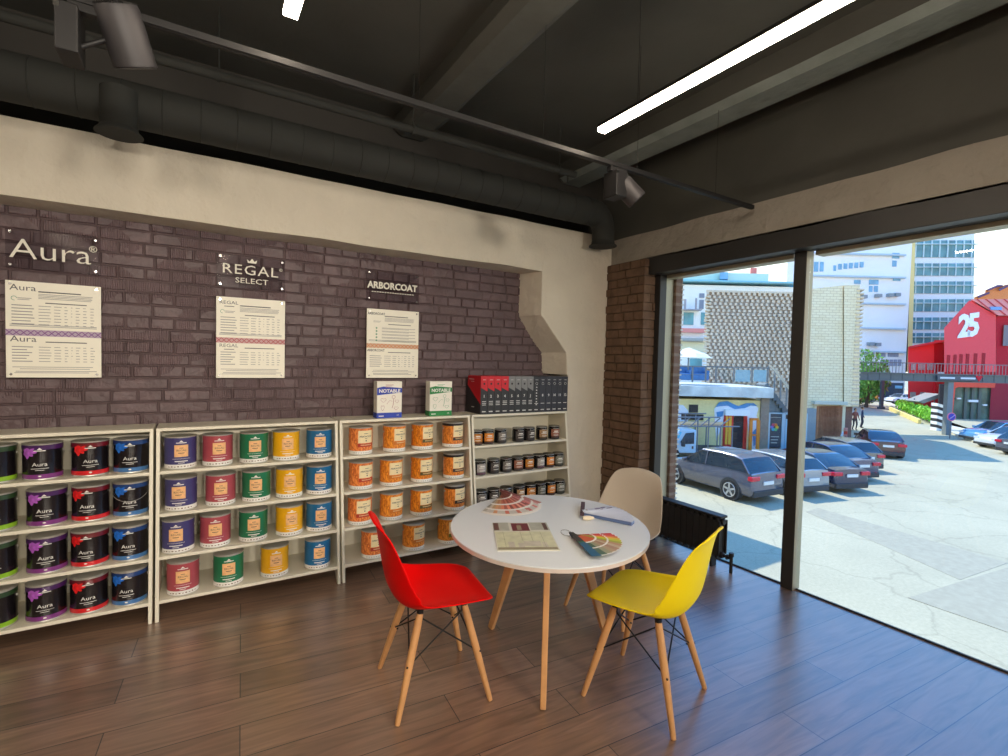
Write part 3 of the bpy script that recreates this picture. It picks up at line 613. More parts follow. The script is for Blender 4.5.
def shellpt(u, v):
    s = 2*u-1; y, z = interp(PR, v); y2, z2 = interp(PR, min(1, v+.01)); y1, z1 = interp(PR, max(0, v-.01)); d = Vector((0, y2-y1, z2-z1)).normalized(); n = Vector((0, d.z, -d.y))
    if n.z < 0 and v < .4: n = -n
    w = interp(HW, v); c = interp(CL, v)*abs(s)**2.6
    # round the front and top corners by pulling the ends in
    pull = .006*abs(s)**4*max(0, 1-v/.12); pull2 = .012*abs(s)**3*max(0, (v-.86)/.14)
    p = Vector((w*s, y, z))+n*c*(1 if n.y >= -.01 or n.z > 0 else -1)
    p.y -= pull; p.z -= pull2
    return p
def make_chair(colname, col, loc, rz, lab):
    t = thing('shell_chair', lab, 'chair', loc, rz, 'moulded shell chairs at the round table')
    m = mat(colname+'_plastic', col, .48, spec=.14, var=.01)
    mb = MB(); mb.grid(shellpt, 20, 56); s = mb.obj('seat_shell', t, m, smooth=80)
    so = s.modifiers.new('thick', 'SOLIDIFY'); so.thickness = .007; so.offset = -1; sb = s.modifiers.new('sub', 'SUBSURF'); sb.levels = 1; sb.render_levels = 1
    tops, mids = [], []
    for sx, sy in ((1, 1), (-1, 1), (-1, -1), (1, -1)):
        tp = Vector((sx*.118, sy*.10+.005, .408 if sy > 0 else .405)); ft = Vector((sx*.205, sy*.205, 0)); d = ft-tp; tops.append(tp); mids.append(tp+d*.48)
        mb = MB(); mb.tube([tp, tp+d*.12, tp+d*.45, tp+d*.97, ft], [.0145, .0165, .0165, .0115, .0105], 14); mb.obj('leg', t, M['wood'], smooth=40)
    mb = MB()
    for i in range(4):
        j = (i+1) % 4; a, b = tops[i]+Vector((0, 0, -.018)), tops[j]+Vector((0, 0, -.018))
        mb.tube([a, mids[j]], .0036, 7); mb.tube([b, mids[i]], .0036, 7)
    for q in mids: d = Vector((q.x, q.y, 0)).normalized(); mb.cyl(q-d*.022, q+d*.02, .0045, None, 8)
    mb.obj('wire_brace', t, M['blackmetal'], smooth=60)
    mb = MB()
    for q in tops: mb.cyl(q+Vector((0, 0, -.022)), q+Vector((0, 0, .018)), .013, .016, 12); mb.cyl(q+Vector((q.x*.02, 0, .018)), (q.x, q.y, .434), .014, .018, 12)
    mb.tube([tops[0]+Vector((0, 0, .006)), tops[2]+Vector((0, 0, .006))], .006, 8); mb.tube([tops[1]+Vector((0, 0, .006)), tops[3]+Vector((0, 0, .006))], .006, 8)
    mb.obj('mount', t, M['blackmetal'], smooth=50)
    mb = MB()
    for q in tops:
        o = Vector((q.x, q.y, 0)).normalized(); c = q+Vector((q.x*.035, q.y*.035, -.03)); mb.cyl(c+o*.010, c+o*.018, .006, None, 10)
    mb.obj('bolt_heads', t, M['chrome'], smooth=50)
    return t
make_chair('red', (238, 2, 4), (.934, 2.074, 0), R(-98), 'red shell chair with wooden dowel legs left of the table')
make_chair('yellow', (255, 226, 22), (1.751, 1.54, 0), R(20), 'yellow shell chair with wooden dowel legs in front of the table')
make_chair('grey', (196, 186, 172), (2.19, 2.205, 0), R(103), 'light grey shell chair pushed in behind the table by the radiator')
# ================================================================== THINGS ON THE TABLE
def fan(name, lab, ap, z, blades, width, screw=True, lift=0):
    """blades: list of (angle deg, length, [(r0, r1, colour)...])"""
    t = thing(name, lab, 'colour fan', (ap[0], ap[1], z)); cache = {}
    for k, (a, L, segs) in enumerate(blades):
        d = Vector((math.cos(R(a)), math.sin(R(a)), 0)); n = Vector((-d.y, d.x, 0)); mb = MB(); mats = []; up = .0014*k
        for (r0, r1, c) in segs:
            if c not in cache: cache[c] = mat('swatch_ink', c, .4, coat=.2, var=.02)
            if cache[c] not in mats: mats.append(cache[c])
            mi = mats.index(cache[c]); vs = []
            for rr_ in (r0, r1):
                w = width*(.5+.5*rr_); zz = .0006+lift*(1-rr_)+up*(1-.75*rr_ if lift else 1)
                for sgn in (-1, 1):
                    for hh in (0, .0011): p = d*(L*rr_)+n*(w*sgn); p.z = zz+hh; vs.append(mb.bm.verts.new(p))
            for q in ((0, 1, 3, 2), (4, 6, 7, 5), (0, 4, 5, 1), (2, 3, 7, 6), (0, 2, 6, 4), (1, 5, 7, 3)): mb.bm.faces.new([vs[i] for i in q]).material_index = mi
        bmesh.ops.remove_doubles(mb.bm, verts=mb.bm.verts, dist=1e-5)
        mb.obj('swatch_strip', t, mats)
    if screw:
        mb = MB(); mb.cyl((0, 0, 0), (0, 0, lift+.004+.0014*len(blades)), .006, None, 12); mb.obj('rivet', t, M['chrome'], smooth=40)
    return t
W_ = (238, 234, 226)
AP = hit(502.5, 494, 2, TZ+.022); E0, E1, E2 = (hit(u, v, 2, TZ) for u, v in ((483.5, 513), (511, 516.5), (539, 505)))
bl = []; rf = random.Random(9)
rc = [(150, 146, 132), (176, 160, 140), (196, 160, 110), (186, 130, 84), (206, 150, 110), (196, 110, 80), (176, 86, 66), (206, 120, 96), (150, 76, 62), (190, 100, 80), (170, 84, 70), (206, 140, 120), (160, 76, 70), (196, 130, 120), (140, 70, 66), (180, 96, 90), (200, 140, 136), (150, 80, 80), (176, 110, 110), (136, 64, 66)]
def av(p): q = p-AP; return math.degrees(math.atan2(q.y, q.x)) % 360, math.hypot(q.x, q.y)
(a0_, l0_), (a1_, l1_), (a2_, l2_) = av(E0), av(E1), av(E2)
for k, c in enumerate(rc):
    u = k/(len(rc)-1); a = a0_+(a2_-a0_)*u; L = l0_*(1-u)+l2_*u+4*u*(1-u)*(l1_-(l0_+l2_)/2)*.9; c2 = tuple(int(x*.72) for x in c); c3 = tuple(min(255, int(x*1.1+16)) for x in c)
    bl.append((a, L, [(-.06, .25, c2), (.25, .29, W_), (.29, .50, c), (.50, .56, W_), (.56, .74, c3 if k % 2 else c), (.74, .80, W_), (.80, .93, (206, 200, 190) if k % 3 else c3), (.93, 1, W_)]))
bl.append((a2_+4, l2_, [(-.06, .5, (120, 58, 54)), (.5, .56, W_), (.56, 1, (176, 116, 108))]))
fan('colour_fan', 'spread fan deck of red and brown swatches at the back of the table', (AP.x, AP.y), TZ, bl, .0155, lift=.016)
bl = []
cs = [(28, 92, 128), (60, 92, 70), (150, 150, 120), (176, 150, 120), (170, 130, 110), (196, 176, 150), (190, 140, 110), (170, 176, 60), (206, 210, 60), (236, 190, 60), (236, 120, 70), (226, 60, 60), (206, 40, 56)]
for k, c in enumerate(cs):
    tt = k/(len(cs)-1); a = -108+84*tt; L = .29-.085*tt
    if k == 0: bl.append((a, L, [(0, .42, (40, 40, 42)), (.42, .46, (40, 110, 70)), (.46, 1, c)]))
    else:
        c2 = tuple(int(x*.8) for x in c); c3 = tuple(min(255, int(x*.9+24)) for x in c)
        bl.append((a, L, [(0, .18, (60, 50, 50)), (.18, .46, (206, 90, 50) if k < 7 else c2), (.46, .50, W_), (.50, .70, c), (.70, .735, W_), (.735, .985, c3), (.985, 1, W_)]))
f3 = fan('colour_fan', 'small rainbow fan deck with teal cover nearest the yellow chair', (1.497, 1.790), TZ, bl[::-1], .022, False)
mb = MB(); mb.tube([(-.022+.026*math.cos(a), .006+.026*math.sin(a), .016+.006*math.sin(a)) for a in [k*math.pi/10 for k in range(20)]], .0013, 6, closed=True); mb.obj('key_ring', f3, M['chrome'], smooth=60)
A_ = hit(586.5, 512, 2, TZ+.02); B_ = hit(633, 521.5, 2, TZ+.018); C_ = hit(614, 507.5, 2, TZ+.025)
t = thing('colour_fan', 'half-open fan deck with white printed leaves and blue cover', 'colour fan', (A_.x, A_.y, TZ))
cm = mat('fan_leaf_white', (206, 212, 226), .35, coat=.2, var=.02); bm_ = mat('fan_cover_blue', (88, 108, 150), .4, var=.06); pm = mat('fan_print_violet', (120, 108, 140), .5, var=.3, vscale=60)
ab, lb = math.degrees(math.atan2((B_-A_).y, (B_-A_).x)), (B_-A_).xy.length; ac, lc = math.degrees(math.atan2((C_-A_).y, (C_-A_).x)), (C_-A_).xy.length
for k in range(9):
    u = k/8; a = R(ab+2+(ac-ab-2)*u); d = Vector((math.cos(a), math.sin(a), 0)); n = Vector((-d.y, d.x, 0)); L = lb*(1-u)+lc*u; w = .024; z = .0175+.0014*k
    mb = MB(); mb.prism([(-d*.02-n*w*.6)[:2], (d*L-n*w)[:2], (d*L+n*w)[:2], (-d*.02+n*w*.6)[:2]], z, z+.0013); mb.obj('leaf', t, cm)
mb = MB(); a = R(ab); d = Vector((math.cos(a), math.sin(a), 0)); n = Vector((-d.y, d.x, 0)); mb.prism([(-d*.025-n*.016)[:2], (d*lb-n*.024)[:2], (d*lb+n*.024)[:2], (-d*.025+n*.016)[:2]], .001, .017); mb.obj('blue_cover', t, bm_, bevel=.002)
pmm = MB(); z = .0302; a = R(ac)
for (r, w, h, q) in ((.07, .02, .010, 0), (.11, .018, .008, 4), (.14, .022, .006, -5), (.09, .012, .005, -9)):
    d = Vector((math.cos(a+R(q)), math.sin(a+R(q)), 0)); pmm.prism([(d.x*r+w*math.cos(u), d.y*r+h*math.sin(u)) for u in [k*math.pi/6 for k in range(12)]], z, z+.0004)
pmm.obj('leaf_print', t, pm)
p0, p1 = hit(582, 516.5, 2, TZ)-Vector((A_.x, A_.y, TZ)), hit(583, 505.5, 2, TZ)-Vector((A_.x, A_.y, TZ))
mb = MB(); mb.bar(p0+Vector((0, 0, .012)), p1+Vector((0, 0, .012)), .022, .02); mb.obj('dark_cover_end', t, mat('fan_cover_plum', (74, 54, 66), .5, var=.06), bevel=.002)
mb = MB(); p2, p3 = hit(583, 518, 2, TZ+.012)-Vector((A_.x, A_.y, TZ)), hit(594, 518, 2, TZ+.012)-Vector((A_.x, A_.y, TZ)); mb.tube([p2, p2*.66+p3*.34, p2*.33+p3*.67, p3], [.010, .0125, .011, .005], 10); mb.obj('curled_leaf', t, mat('fan_curl_cream', (232, 216, 188), .5, var=.02), smooth=50)
mb = MB(); mb.cyl((0, 0, 0), (0, 0, .033), .006, None, 12); mb.obj('rivet', t, M['chrome'], smooth=40)
# brochure: two-page spread with interior pictures
P = [hit(u, v, 2, TZ) for u, v in ((493.6, 523.5), (547.7, 523.1), (558.5, 551.2), (496, 551.4))]
ctr = sum(P, Vector())/4; ux = ((P[1]-P[0])+(P[2]-P[3])).normalized(); W = ((P[1]-P[0]).length+(P[2]-P[3]).length)/2; H = ((P[3]-P[0]).length+(P[2]-P[1]).length)/2
t = thing('brochure', 'flat brochure with green interior photograph on the table', 'brochure', (ctr.x, ctr.y, TZ), math.atan2(ux.y, ux.x)); w, h = W/2, H/2
MB().box(-w, w, -h, h, .0005, .0035).obj('pages', t, mat('brochure_paper', (214, 212, 196), .35, var=.02))
def fl(rects, name, col, var=.12, z=.0037):
    mb = MB()
    for a0, a1, b0, b1 in rects: mb.box(-w+a0*W, -w+a1*W, h-b1*H, h-b0*H, z-.0002, z)
    mb.obj(name, t, mat(name+'_ink', col, .35, var=var, vscale=25))
fl([(.0, .28, 0, .32), (.66, 1, 0, .30)], 'picture_grey', (176, 176, 162)); fl([(.33, .64, .03, .33)], 'picture_burgundy', (116, 48, 56)); fl([(.01, .10, .02, .3), (.90, .97, .02, .3)], 'picture_brown', (104, 74, 66), z=.0039)
fl([(.02, .98, .36, .97)], 'picture_green_wall', (206, 205, 172)); fl([(.20, .30, .72, .95), (.36, .46, .76, .95), (.46, .74, .70, .86), (.76, .84, .74, .93)], 'picture_bed', (196, 188, 172), z=.0039); fl([(.02, .98, .90, .97), (.42, .5, .12, .3)], 'picture_floor', (150, 140, 112), z=.0041)
fl([(.15, .156, .36, .9), (.45, .456, .36, .7), (.62, .626, .36, .7), (.80, .806, .36, .9)], 'picture_panel_lines', (150, 150, 104), z=.0040)
# ================================================================== RADIATOR
t = thing('radiator', 'black column radiator on the floor below the window', 'radiator', (3.30, 2.60, 0))
y0, y1, n = -.385, .36, 13; p = (y1-y0)/n
for k in range(n):
    y = y0+p*(k+.5); mb = MB(); e = p*.47
    prof = [(-.045, .085), (-.030, .070), (.030, .070), (.045, .085), (.045, .375), (.030, .392), (-.030, .392), (-.045, .375)]
    mb.prism(prof, y-.008, y+.008, 'y'); mb.box(-.050, -.036, y-e, y+e, .105, .360); mb.box(.036, .050, y-e, y+e, .105, .360); mb.cyl((-.03, y, .10), (-.03, y, .37), .013, None, 8); mb.cyl((.03, y, .10), (.03, y, .37), .013, None, 8)
    mb.obj('radiator_section', t, M['satin'], bevel=.004)
mb = MB(); mb.box(-.042, .042, y0, y1, .378, .396); mb.cyl((0, y0-.005, .105), (0, y1, .105), .022, None, 12); mb.cyl((0, y0-.005, .352), (0, y1, .352), .022, None, 12); mb.obj('top_rail', t, M['satin'], bevel=.004, smooth=40)
mb = MB(); mb.cyl((0, y0-.005, .105), (0, y0-.07, .105), .011, None, 10); mb.cyl((0, y0-.068, .0), (0, y0-.068, .12), .012, None, 10); mb.cyl((0, y0-.068, .12), (0, y0-.068, .145), .018, None, 10); mb.cyl((0, y0-.04, .105), (0, y0-.03, .105), .02, None, 6); mb.obj('valve', t, M['satin'], smooth=40)
for yy in (y0+.08, y1-.08): MB().box(-.03, .03, yy-.008, yy+.008, 0, .08).obj('foot', t, M['satin'], bevel=.002)
# ================================================================== CEILING EQUIPMENT
def led(x, ya, yb, lab):
    t = thing('linear_light', lab, 'lamp', (x, (ya+yb)/2, 2.70), 0, 'linear LED strips hanging from the ceiling'); L = (yb-ya)/2
    MB().box(-.024, .024, -L, L, 0, .02).obj('diffuser', t, M['led'])
    MB().box(-.026, .026, -L-.002, L+.002, .0205, .038).obj('housing', t, M['satin'], bevel=.002)
    mb = MB()
    for k in range(3): mb.cyl((0, -L+.25+(2*L-.5)*k/2, .038), (0, -L+.25+(2*L-.5)*k/2, .56), .0012, None, 6)
    mb.obj('suspension_wire', t, M['blackmetal'])
led(1.80, -1.9, 2.0, 'long glowing LED strip nearest the window'); led(.285, -1.9, 1.96, 'LED strip whose lit end shows above the shelves'); led(-1.22, -1.9, 1.96, 'LED strip over the far end of the room away from the window')
t = thing('track_rail', 'thin black lighting track hanging across the ceiling', 'lighting track', (.9, 2.03, 2.56))
mb = MB(); mb.box(-2.4, 2.30, -.015, .015, 0, .024); mb.obj('rail', t, M['satin'], bevel=.002)
mb = MB(); mb.box(-2.4, 2.30, -.006, .006, -.0015, .001); mb.obj('conductor_slot', t, M['blackmetal'])
for x in (-1.1, -.1, .55, 1.2, 1.9): MB().cyl((x, 0, .024), (x, 0, .70), .0012, None, 6).obj('suspension_wire', t, M['blackmetal'])
def spot(lab, top, a, b, r, bx):
    t = thing('track_spotlight', lab, 'spotlight', top, 0, 'cylindrical track spotlights'); o = Vector(top); a = Vector(a)-o; b = Vector(b)-o
    MB().box(-.06, .06, -.016, .016, -.028, -.002).obj('track_adapter', t, M['satin'], bevel=.002)
    mb = MB(); mb.box(*bx); mb.obj('driver_box', t, M['satin'], bevel=.004)
    d = (b-a).normalized(); mb = MB(); mb.tube([a, a+d*.012, b-d*.004, b, b-d*.012], [r*.94, r, r, r*.96, r*.80], 28, caps=False); mb.tube([b-d*.013, b-d*.012], [r*.8, r*.8], 28); mb.obj('lamp_head', t, mat('graphite_paint', (66, 64, 66), .5, .3, var=.05), smooth=40)
    u = d.cross(Vector((0, 0, 1))).normalized(); w = d.cross(u); mb = MB()
    for k in range(-5, 6):
        h = r*.94*math.sqrt(max(0, 1-(k/6)**2)); c = a+u*(k*r*.155); mb.bar(c-w*h, c+w*h, .0035, .012, up=d)
    mb.obj('heat_sink_fins', t, M['satin'])
    mb = MB(); cb = Vector(((bx[0]+bx[1])/2, (bx[2]+bx[3])/2, bx[4]+.03)); mb.tube([cb, a+(b-a)*.45], .009, 8); mb.obj('swivel_arm', t, M['satin'], smooth=50)
    MB().box(bx[0]-.001, bx[0]+.012, bx[2]-.0012, bx[2], -.05, -.035).obj('label_tab', t, M['chrome'])
    return t
spot('black cylindrical spotlight hanging from the near end of the track', (-.27, 2.03, 2.56), (-.215, 2.02, 2.585), (-.168, 2.085, 2.435), .062, (-.085, -.03, -.05, .07, -.17, -.028))
spot('black cylindrical spotlight on the track above the window corner', (1.95, 2.03, 2.56), (1.985, 2.03, 2.485), (2.065, 1.985, 2.395), .056, (-.05, .03, -.05, .05, -.165, -.028))
t = thing('ventilation_duct', 'black round spiral duct running above the plaster beam', 'duct', (0, 3.27, 2.775)); r = .112
mb = MB(); pts = [(-3.1, 0, 0), (2.86, 0, 0)]+[(2.86+.14*math.sin(R(a)), 0, -.14+.14*math.cos(R(a))) for a in (15, 30, 45, 60, 75, 90)]+[(3.0, 0, -.245)]
mb.tube(pts, [r]*2+[r*.98, r*.95, r*.92, r*.9, r*.88, r*.86]+[r*.84], 28); mb.obj('duct_pipe', t, M['duct'], smooth=60)
mb = MB()
for k in range(34): x = -2.9+.172*k; mb.tube([(x-.003, 0, 0), (x, 0, 0), (x+.003, 0, 0)], [r, r+.0035, r], 28, caps=False)
mb.obj('spiral_seams', t, M['duct'], smooth=60)
mb = MB(); mb.tube([(3.0, 0, -.225), (3.0, 0, -.250), (3.0, 0, -.265), (3.0, 0, -.271)], [r*.86, r*.90, r*1.06, r*1.06], 28); mb.obj('outlet_collar', t, M['duct'], smooth=50)
mb = MB(); mb.tube([(-.325, -.10, .02), (-.325, -.10, -.165)], [.078, .078], 28); mb.tube([(-.325, -.10, -.165), (-.325, -.10, -.178), (-.325, -.10, -.193), (-.325, -.10, -.197)], [.078, .086, .100, .100], 28); mb.obj('down_spout', t, M['duct'], smooth=50)
t = thing('ceiling_pipe', 'thin dark pipe under the ceiling beside the duct', 'pipe', (0, 3.0, 2.92))
mb = MB(); mb.cyl((-3.1, 0, 0), (2.45, 0, 0), .024, None, 14); mb.obj('pipe_run', t, M['duct'], smooth=50)
mb = MB()
for x in (-1.2, .1, 1.15, 2.3): mb.tube([(x-.008, 0, 0), (x+.008, 0, 0)], [.03, .03], 14); mb.cyl((x, 0, .02), (x, 0, .34), .004, None, 6)
mb.tube([(2.38, 0, -.02), (2.38, 0, -.07), (2.34, 0, -.085), (2.31, 0, -.06)], .006, 8); mb.obj('hanger', t, M['duct'], smooth=50)
# ================================================================== STREET
def W(a, D, z=0): p = RH*a+FH*D; return Vector((p.x, p.y, z))
M['asphalt'] = mat('grey_asphalt', (182, 173, 146), .85, bump=(3, .2, .02), var=.10, vscale=.35)
m = M['asphalt']; nt = m.node_tree; b = nt.nodes['Principled BSDF']; tc = nt.nodes['Texture Coordinate']
v = nt.nodes.new('ShaderNodeTexVoronoi'); v.feature = 'DISTANCE_TO_EDGE'; v.inputs['Scale'].default_value = .35; nz = nt.nodes.new('ShaderNodeTexNoise'); nz.inputs['Scale'].default_value = 1.2; nz.inputs['Detail'].default_value = 6
ad = nt.nodes.new('ShaderNodeVectorMath'); ad.operation = 'ADD'; nt.links.new(tc.outputs['Object'], nz.inputs['Vector']); nt.links.new(tc.outputs['Object'], ad.inputs[0]); nt.links.new(nz.outputs['Color'], ad.inputs[1]); nt.links.new(ad.outputs[0], v.inputs['Vector'])
mr = nt.nodes.new('ShaderNodeMapRange'); mr.inputs['From Max'].default_value = .02; mr.inputs['To Min'].default_value = .82; nt.links.new(v.outputs['Distance'], mr.inputs['Value'])
src = b.inputs['Base Color'].links[0].from_socket; s2 = nt.nodes.new('ShaderNodeVectorMath'); s2.operation = 'SCALE'; nt.links.new(src, s2.inputs[0]); nt.links.new(mr.outputs[0], s2.inputs['Scale'])
s3 = nt.nodes.new('ShaderNodeTexNoise'); s3.inputs['Scale'].default_value = 14; s3.inputs['Detail'].default_value = 5; nt.links.new(tc.outputs['Object'], s3.inputs['Vector'])
mr3 = nt.nodes.new('ShaderNodeMapRange'); mr3.inputs['To Min'].default_value = .8; mr3.inputs['To Max'].default_value = 1.2; nt.links.new(s3.outputs['Fac'], mr3.inputs['Value']); s4 = nt.nodes.new('ShaderNodeVectorMath'); s4.operation = 'SCALE'; nt.links.new(s2.outputs[0], s4.inputs[0]); nt.links.new(mr3.outputs[0], s4.inputs['Scale']); nt.links.new(s4.outputs[0], b.inputs['Base Color'])
struct(MB().box(-120, 260, -120, 260, GZ-.4, GZ).obj('ground', None, m), 'grey asphalt yard and street outside the windows')
def gp(u, v): return hit(u, v, 2, GZ)
def gpoly(pts, z, name, m, lab):
    mb = MB(); mb.prism([(gp(*p).x, gp(*p).y) for p in pts], GZ-.02, GZ+z); struct(mb.obj(name, None, m), lab)
gpoly([(806, 512), (818, 508), (1008, 563), (960, 580)], .006, 'road_patch', mat('asphalt_patch_dark', (168, 160, 138), .85, var=.08), 'darker repaired strip across the asphalt yard')
gpoly([(908, 598), (965, 580.5), (1012, 566.5), (1012, 634)], .010, 'road_patch', bpy.data.materials['asphalt_patch_dark'], 'darker repaired asphalt corner at the lower edge of the window')
gpoly([(868, 398), (880, 398), (918, 416), (960, 438), (1030, 460), (1030, 452), (975, 432), (938, 424)], .12, 'pavement', mat('pale_paving', (206, 200, 182), .9, var=.06), 'pale pavement beside the road under the footbridge')
# our own building: outside face with brick reveal, and the wing that shades the yard
M['obrick'] = brickmat('outside_brick', (150, 108, 84), (126, 92, 74), (190, 180, 166), .26, .088, .012, axis='YZ', bump=.6)
mb = MB(); mb.box(3.555, 3.64, 2.93, 7.0, GZ, 5.2); mb.box(3.60, 3.75, -9, 2.93, 2.40, 5.2); mb.box(3.38, 3.465, -9, 7, GZ, -.26); mb.box(3.60, 3.75, -9, -1.65, GZ, 5.2)
for k in range(62): z = -.05+.088*k*.5; mb.box(3.625, 3.652, 2.922, 2.94, z, z+.012, 1) if k < 52 else None
struct(mb.obj('wall_outside', None, [brickmat('reveal_brick', (132, 98, 80), (112, 84, 70), (142, 120, 104), .26, .088, .014, axis='XZ', bump=.6), mat('squeezed_mortar', (220, 212, 198), .9, var=.05)]), 'brick outer wall of the room with squeezed mortar joints')
M['render'] = mat('outside_render', (200, 190, 170), .9, var=.05)
struct(MB().box(3.8, 12.7, 11.2, 20, GZ, 3.4).obj('wall_wing', None, M['render']), 'side wing of the same building casting shade on the yard')
class Fac:
    def __init__(s, name, lab, cat, u0, D, group=None, z=GZ, kind=None, sk=0):
        s.sk = sk
        s.D = D; s.a0 = px(u0, 370, D)[0]; s.z0 = z; s.t = thing(name, lab, cat, W(s.a0, D, z), -YAW, group); s.mb = MB()
    def q(s, u, v, dy=0):
        a, z = px(u, v, s.D+dy); return a-s.a0, z-s.z0
    def rect(s, u0, v0, u1, v1, y0, y1, mi=0, mb=None):
        x0, z1 = s.q(u0, v0); x1, z0 = s.q(u1, v1); (mb or s.mb).box(min(x0, x1), max(x0, x1), y0, y1, min(z0, z1), max(z0, z1), mi); return s
    def poly(s, pts, y0, y1, mi=0, mb=None):
        (mb or s.mb).prism([s.q(*p) for p in pts], y0, y1, 'y', mi); return s
    def done(s, name, m, **k):
        if s.sk:
            for v in s.mb.bm.verts: v.co.x += s.sk*max(0, v.co.y)
        o = s.mb.obj(name, s.t, m, **k); s.mb = MB(); return o
def hz(u): return 346+.0347*(u-176)
# materials
def om(n, c, r=.8, **k): return mat(n, c, r, **k)
yel = om('yellow_render', (250, 232, 166), var=.06); wht = om('white_render', (250, 250, 246), var=.02, vscale=.3); tealg = mat('teal_window_glass', (92, 158, 168), .15, var=.25, vscale=.8); blug = mat('blue_window_glass', (120, 176, 206), .15, var=.2, vscale=.8)
grm = om('zinc_grey', (150, 156, 156), .5, var=.08); org = om('orange_paint', (240, 140, 40), .5); redp = om('red_paint', (226, 52, 44), .5); dark = om('dark_opening', (46, 44, 48), .7); stl = om('grey_steel', (120, 126, 130), .5, metal=.3)
# ---------------- yellow shop building with roof terrace
F = Fac('yellow_building', 'yellow rendered building with murals and an orange door under a grey terrace band', 'building', 720, 26.7)
F.rect(560, 396, 766, 458, 0, 4.6); F.mb.box(F.q(560, 460)[0], F.q(766, 460)[0], 0, 4.6, -.2, .4); F.done('wall', yel)
F.rect(560, 382.5, 769, 397.5, -.45, 4.8); F.done('terrace_band', om('aged_zinc_band', (214, 218, 212), .45, var=.22, vscale=1.5))
F.rect(760.5, 398, 766, 457, -.12, .05); F.done('corner_pilaster', om('brown_concrete', (150, 134, 116), var=.1))
F.rect(731, 415, 744, 448, -.06, .3); F.done('doorway', dark)
F.rect(729.5, 413.5, 731.3, 449, -.12, 0); F.rect(743.2, 413.5, 745, 449, -.12, 0); F.rect(729.5, 413, 745, 415, -.12, 0); F.done('door_frame', redp)
for (u0, u1, v0, v1, mm, nm) in ((723.5, 730, 414, 446, redp, 'open_shutter'),): F.rect(u0, v0, u1, v1, -.10, -.02); F.done(nm, mm)
F.rect(725, 416, 726, 444, -.14, -.1); F.rect(728, 416, 729.5, 444, -.14, -.1); F.rect(724.5, 430, 730, 431.2, -.14, -.1); F.done('shutter_bars', om('amber_bars', (250, 190, 60), .5))
for r_ in ((745.5, 417, 747, 451), (752.6, 419, 754.2, 454)): F.rect(*r_, -.5, -.42)
for r_ in ((745.5, 417, 754, 419.5), (745.5, 433, 754, 434.5), (745.5, 449.5, 754, 452)): F.rect(*r_, -.5, -.42)
F.done('open_door', org)
F.rect(723.5, 409, 747, 415.5, -.3, 0); F.done('sign_box', wht)
F.poly([(671, 410), (676, 405), (683, 405), (688, 411), (687, 430), (682, 446), (669, 446)], -.05, 0); F.poly([(714, 409), (718, 404), (730, 404), (736, 407), (747, 405), (753, 404), (758, 408), (756, 416), (761, 425), (760, 452), (750, 452), (747, 420), (724, 414), (722, 425), (716, 440)], -.05, 0); F.done('mural_white', om('mural_white', (244, 246, 250), var=.02))
F.poly([(715, 407), (719, 402), (727, 401), (733, 404), (738, 406), (746, 403), (753, 403), (757, 406), (750, 405.5), (744, 408), (734, 409), (727, 405.5), (720, 406)], -.08, -.04); F.poly([(716, 412), (723, 411), (722, 416), (717, 418)], -.08, -.04); F.poly([(752, 432), (756, 428), (759, 431), (757, 443), (753, 446)], -.08, -.04); F.done('mural_blue', om('mural_blue', (90, 150, 200), var=.08))
F.rect(689, 404.5, 697.5, 412.5, -.06, 0); F.rect(681, 414, 703, 420, -.06, 0); F.done('window', dark)
mb = MB()
for u in (671, 690, 703, 713, 730.5, 748.5, 764): F.rect(u-.35, 366.5, u+.35, 382, -.40, -.34)
F.rect(669, 366.4, 766, 367.4, -.41, -.33); F.rect(669, 374, 712, 374.6, -.39, -.35); F.done('railing', stl)
for (a, b_) in ((732.5, 746.5), (750.5, 762.5)): F.rect(a, 369.5, b_, 381.5, -.38, -.34); F.done('railing_panel', mat('pale_blue_panel', (150, 186, 194), .3, var=.08))
t = F.t
c0 = Fac('parasol', 'white parasol open on the roof terrace behind the railing', 'parasol', 688, 28.5, z=-3.3+3.95); a_, z_ = c0.q(688, 352)
c0.mb.cyl((0, 0, 0), (0, 0, z_), .04, None, 8); c0.done('pole', stl); c0.mb.lathe([(.02, z_+.25), (1.0, z_-.10), (1.35, z_-.32), (1.30, z_-.34), (.02, z_+.2)], 8); c0.done('canopy', om('canvas', (236, 230, 214)))
for k, (u, lab) in enumerate(((681, 'blue covered seat behind the terrace railing near the brick reveal'), (699, 'blue covered seat on the terrace beside the perforated brick wall'))):
    c0 = Fac('terrace_seat', lab, 'seat', u, 27.6, 'blue covered seats on the roof terrace', z=-3.3+3.95); cm = om('blue_cover', (86, 130, 176), var=.15); m0 = c0.mb
    m0.box(-.45, .45, -.35, .35, 0, .38); c0.done('base', cm, bevel=.06); c0.mb.box(-.45, .45, .18, .40, .30, .80); c0.done('back', cm, bevel=.08); c0.mb.box(-.48, -.34, -.3, .3, .3, .55); c0.mb.box(.34, .48, -.3, .3, .3, .55); c0.done('arms', cm, bevel=.05)
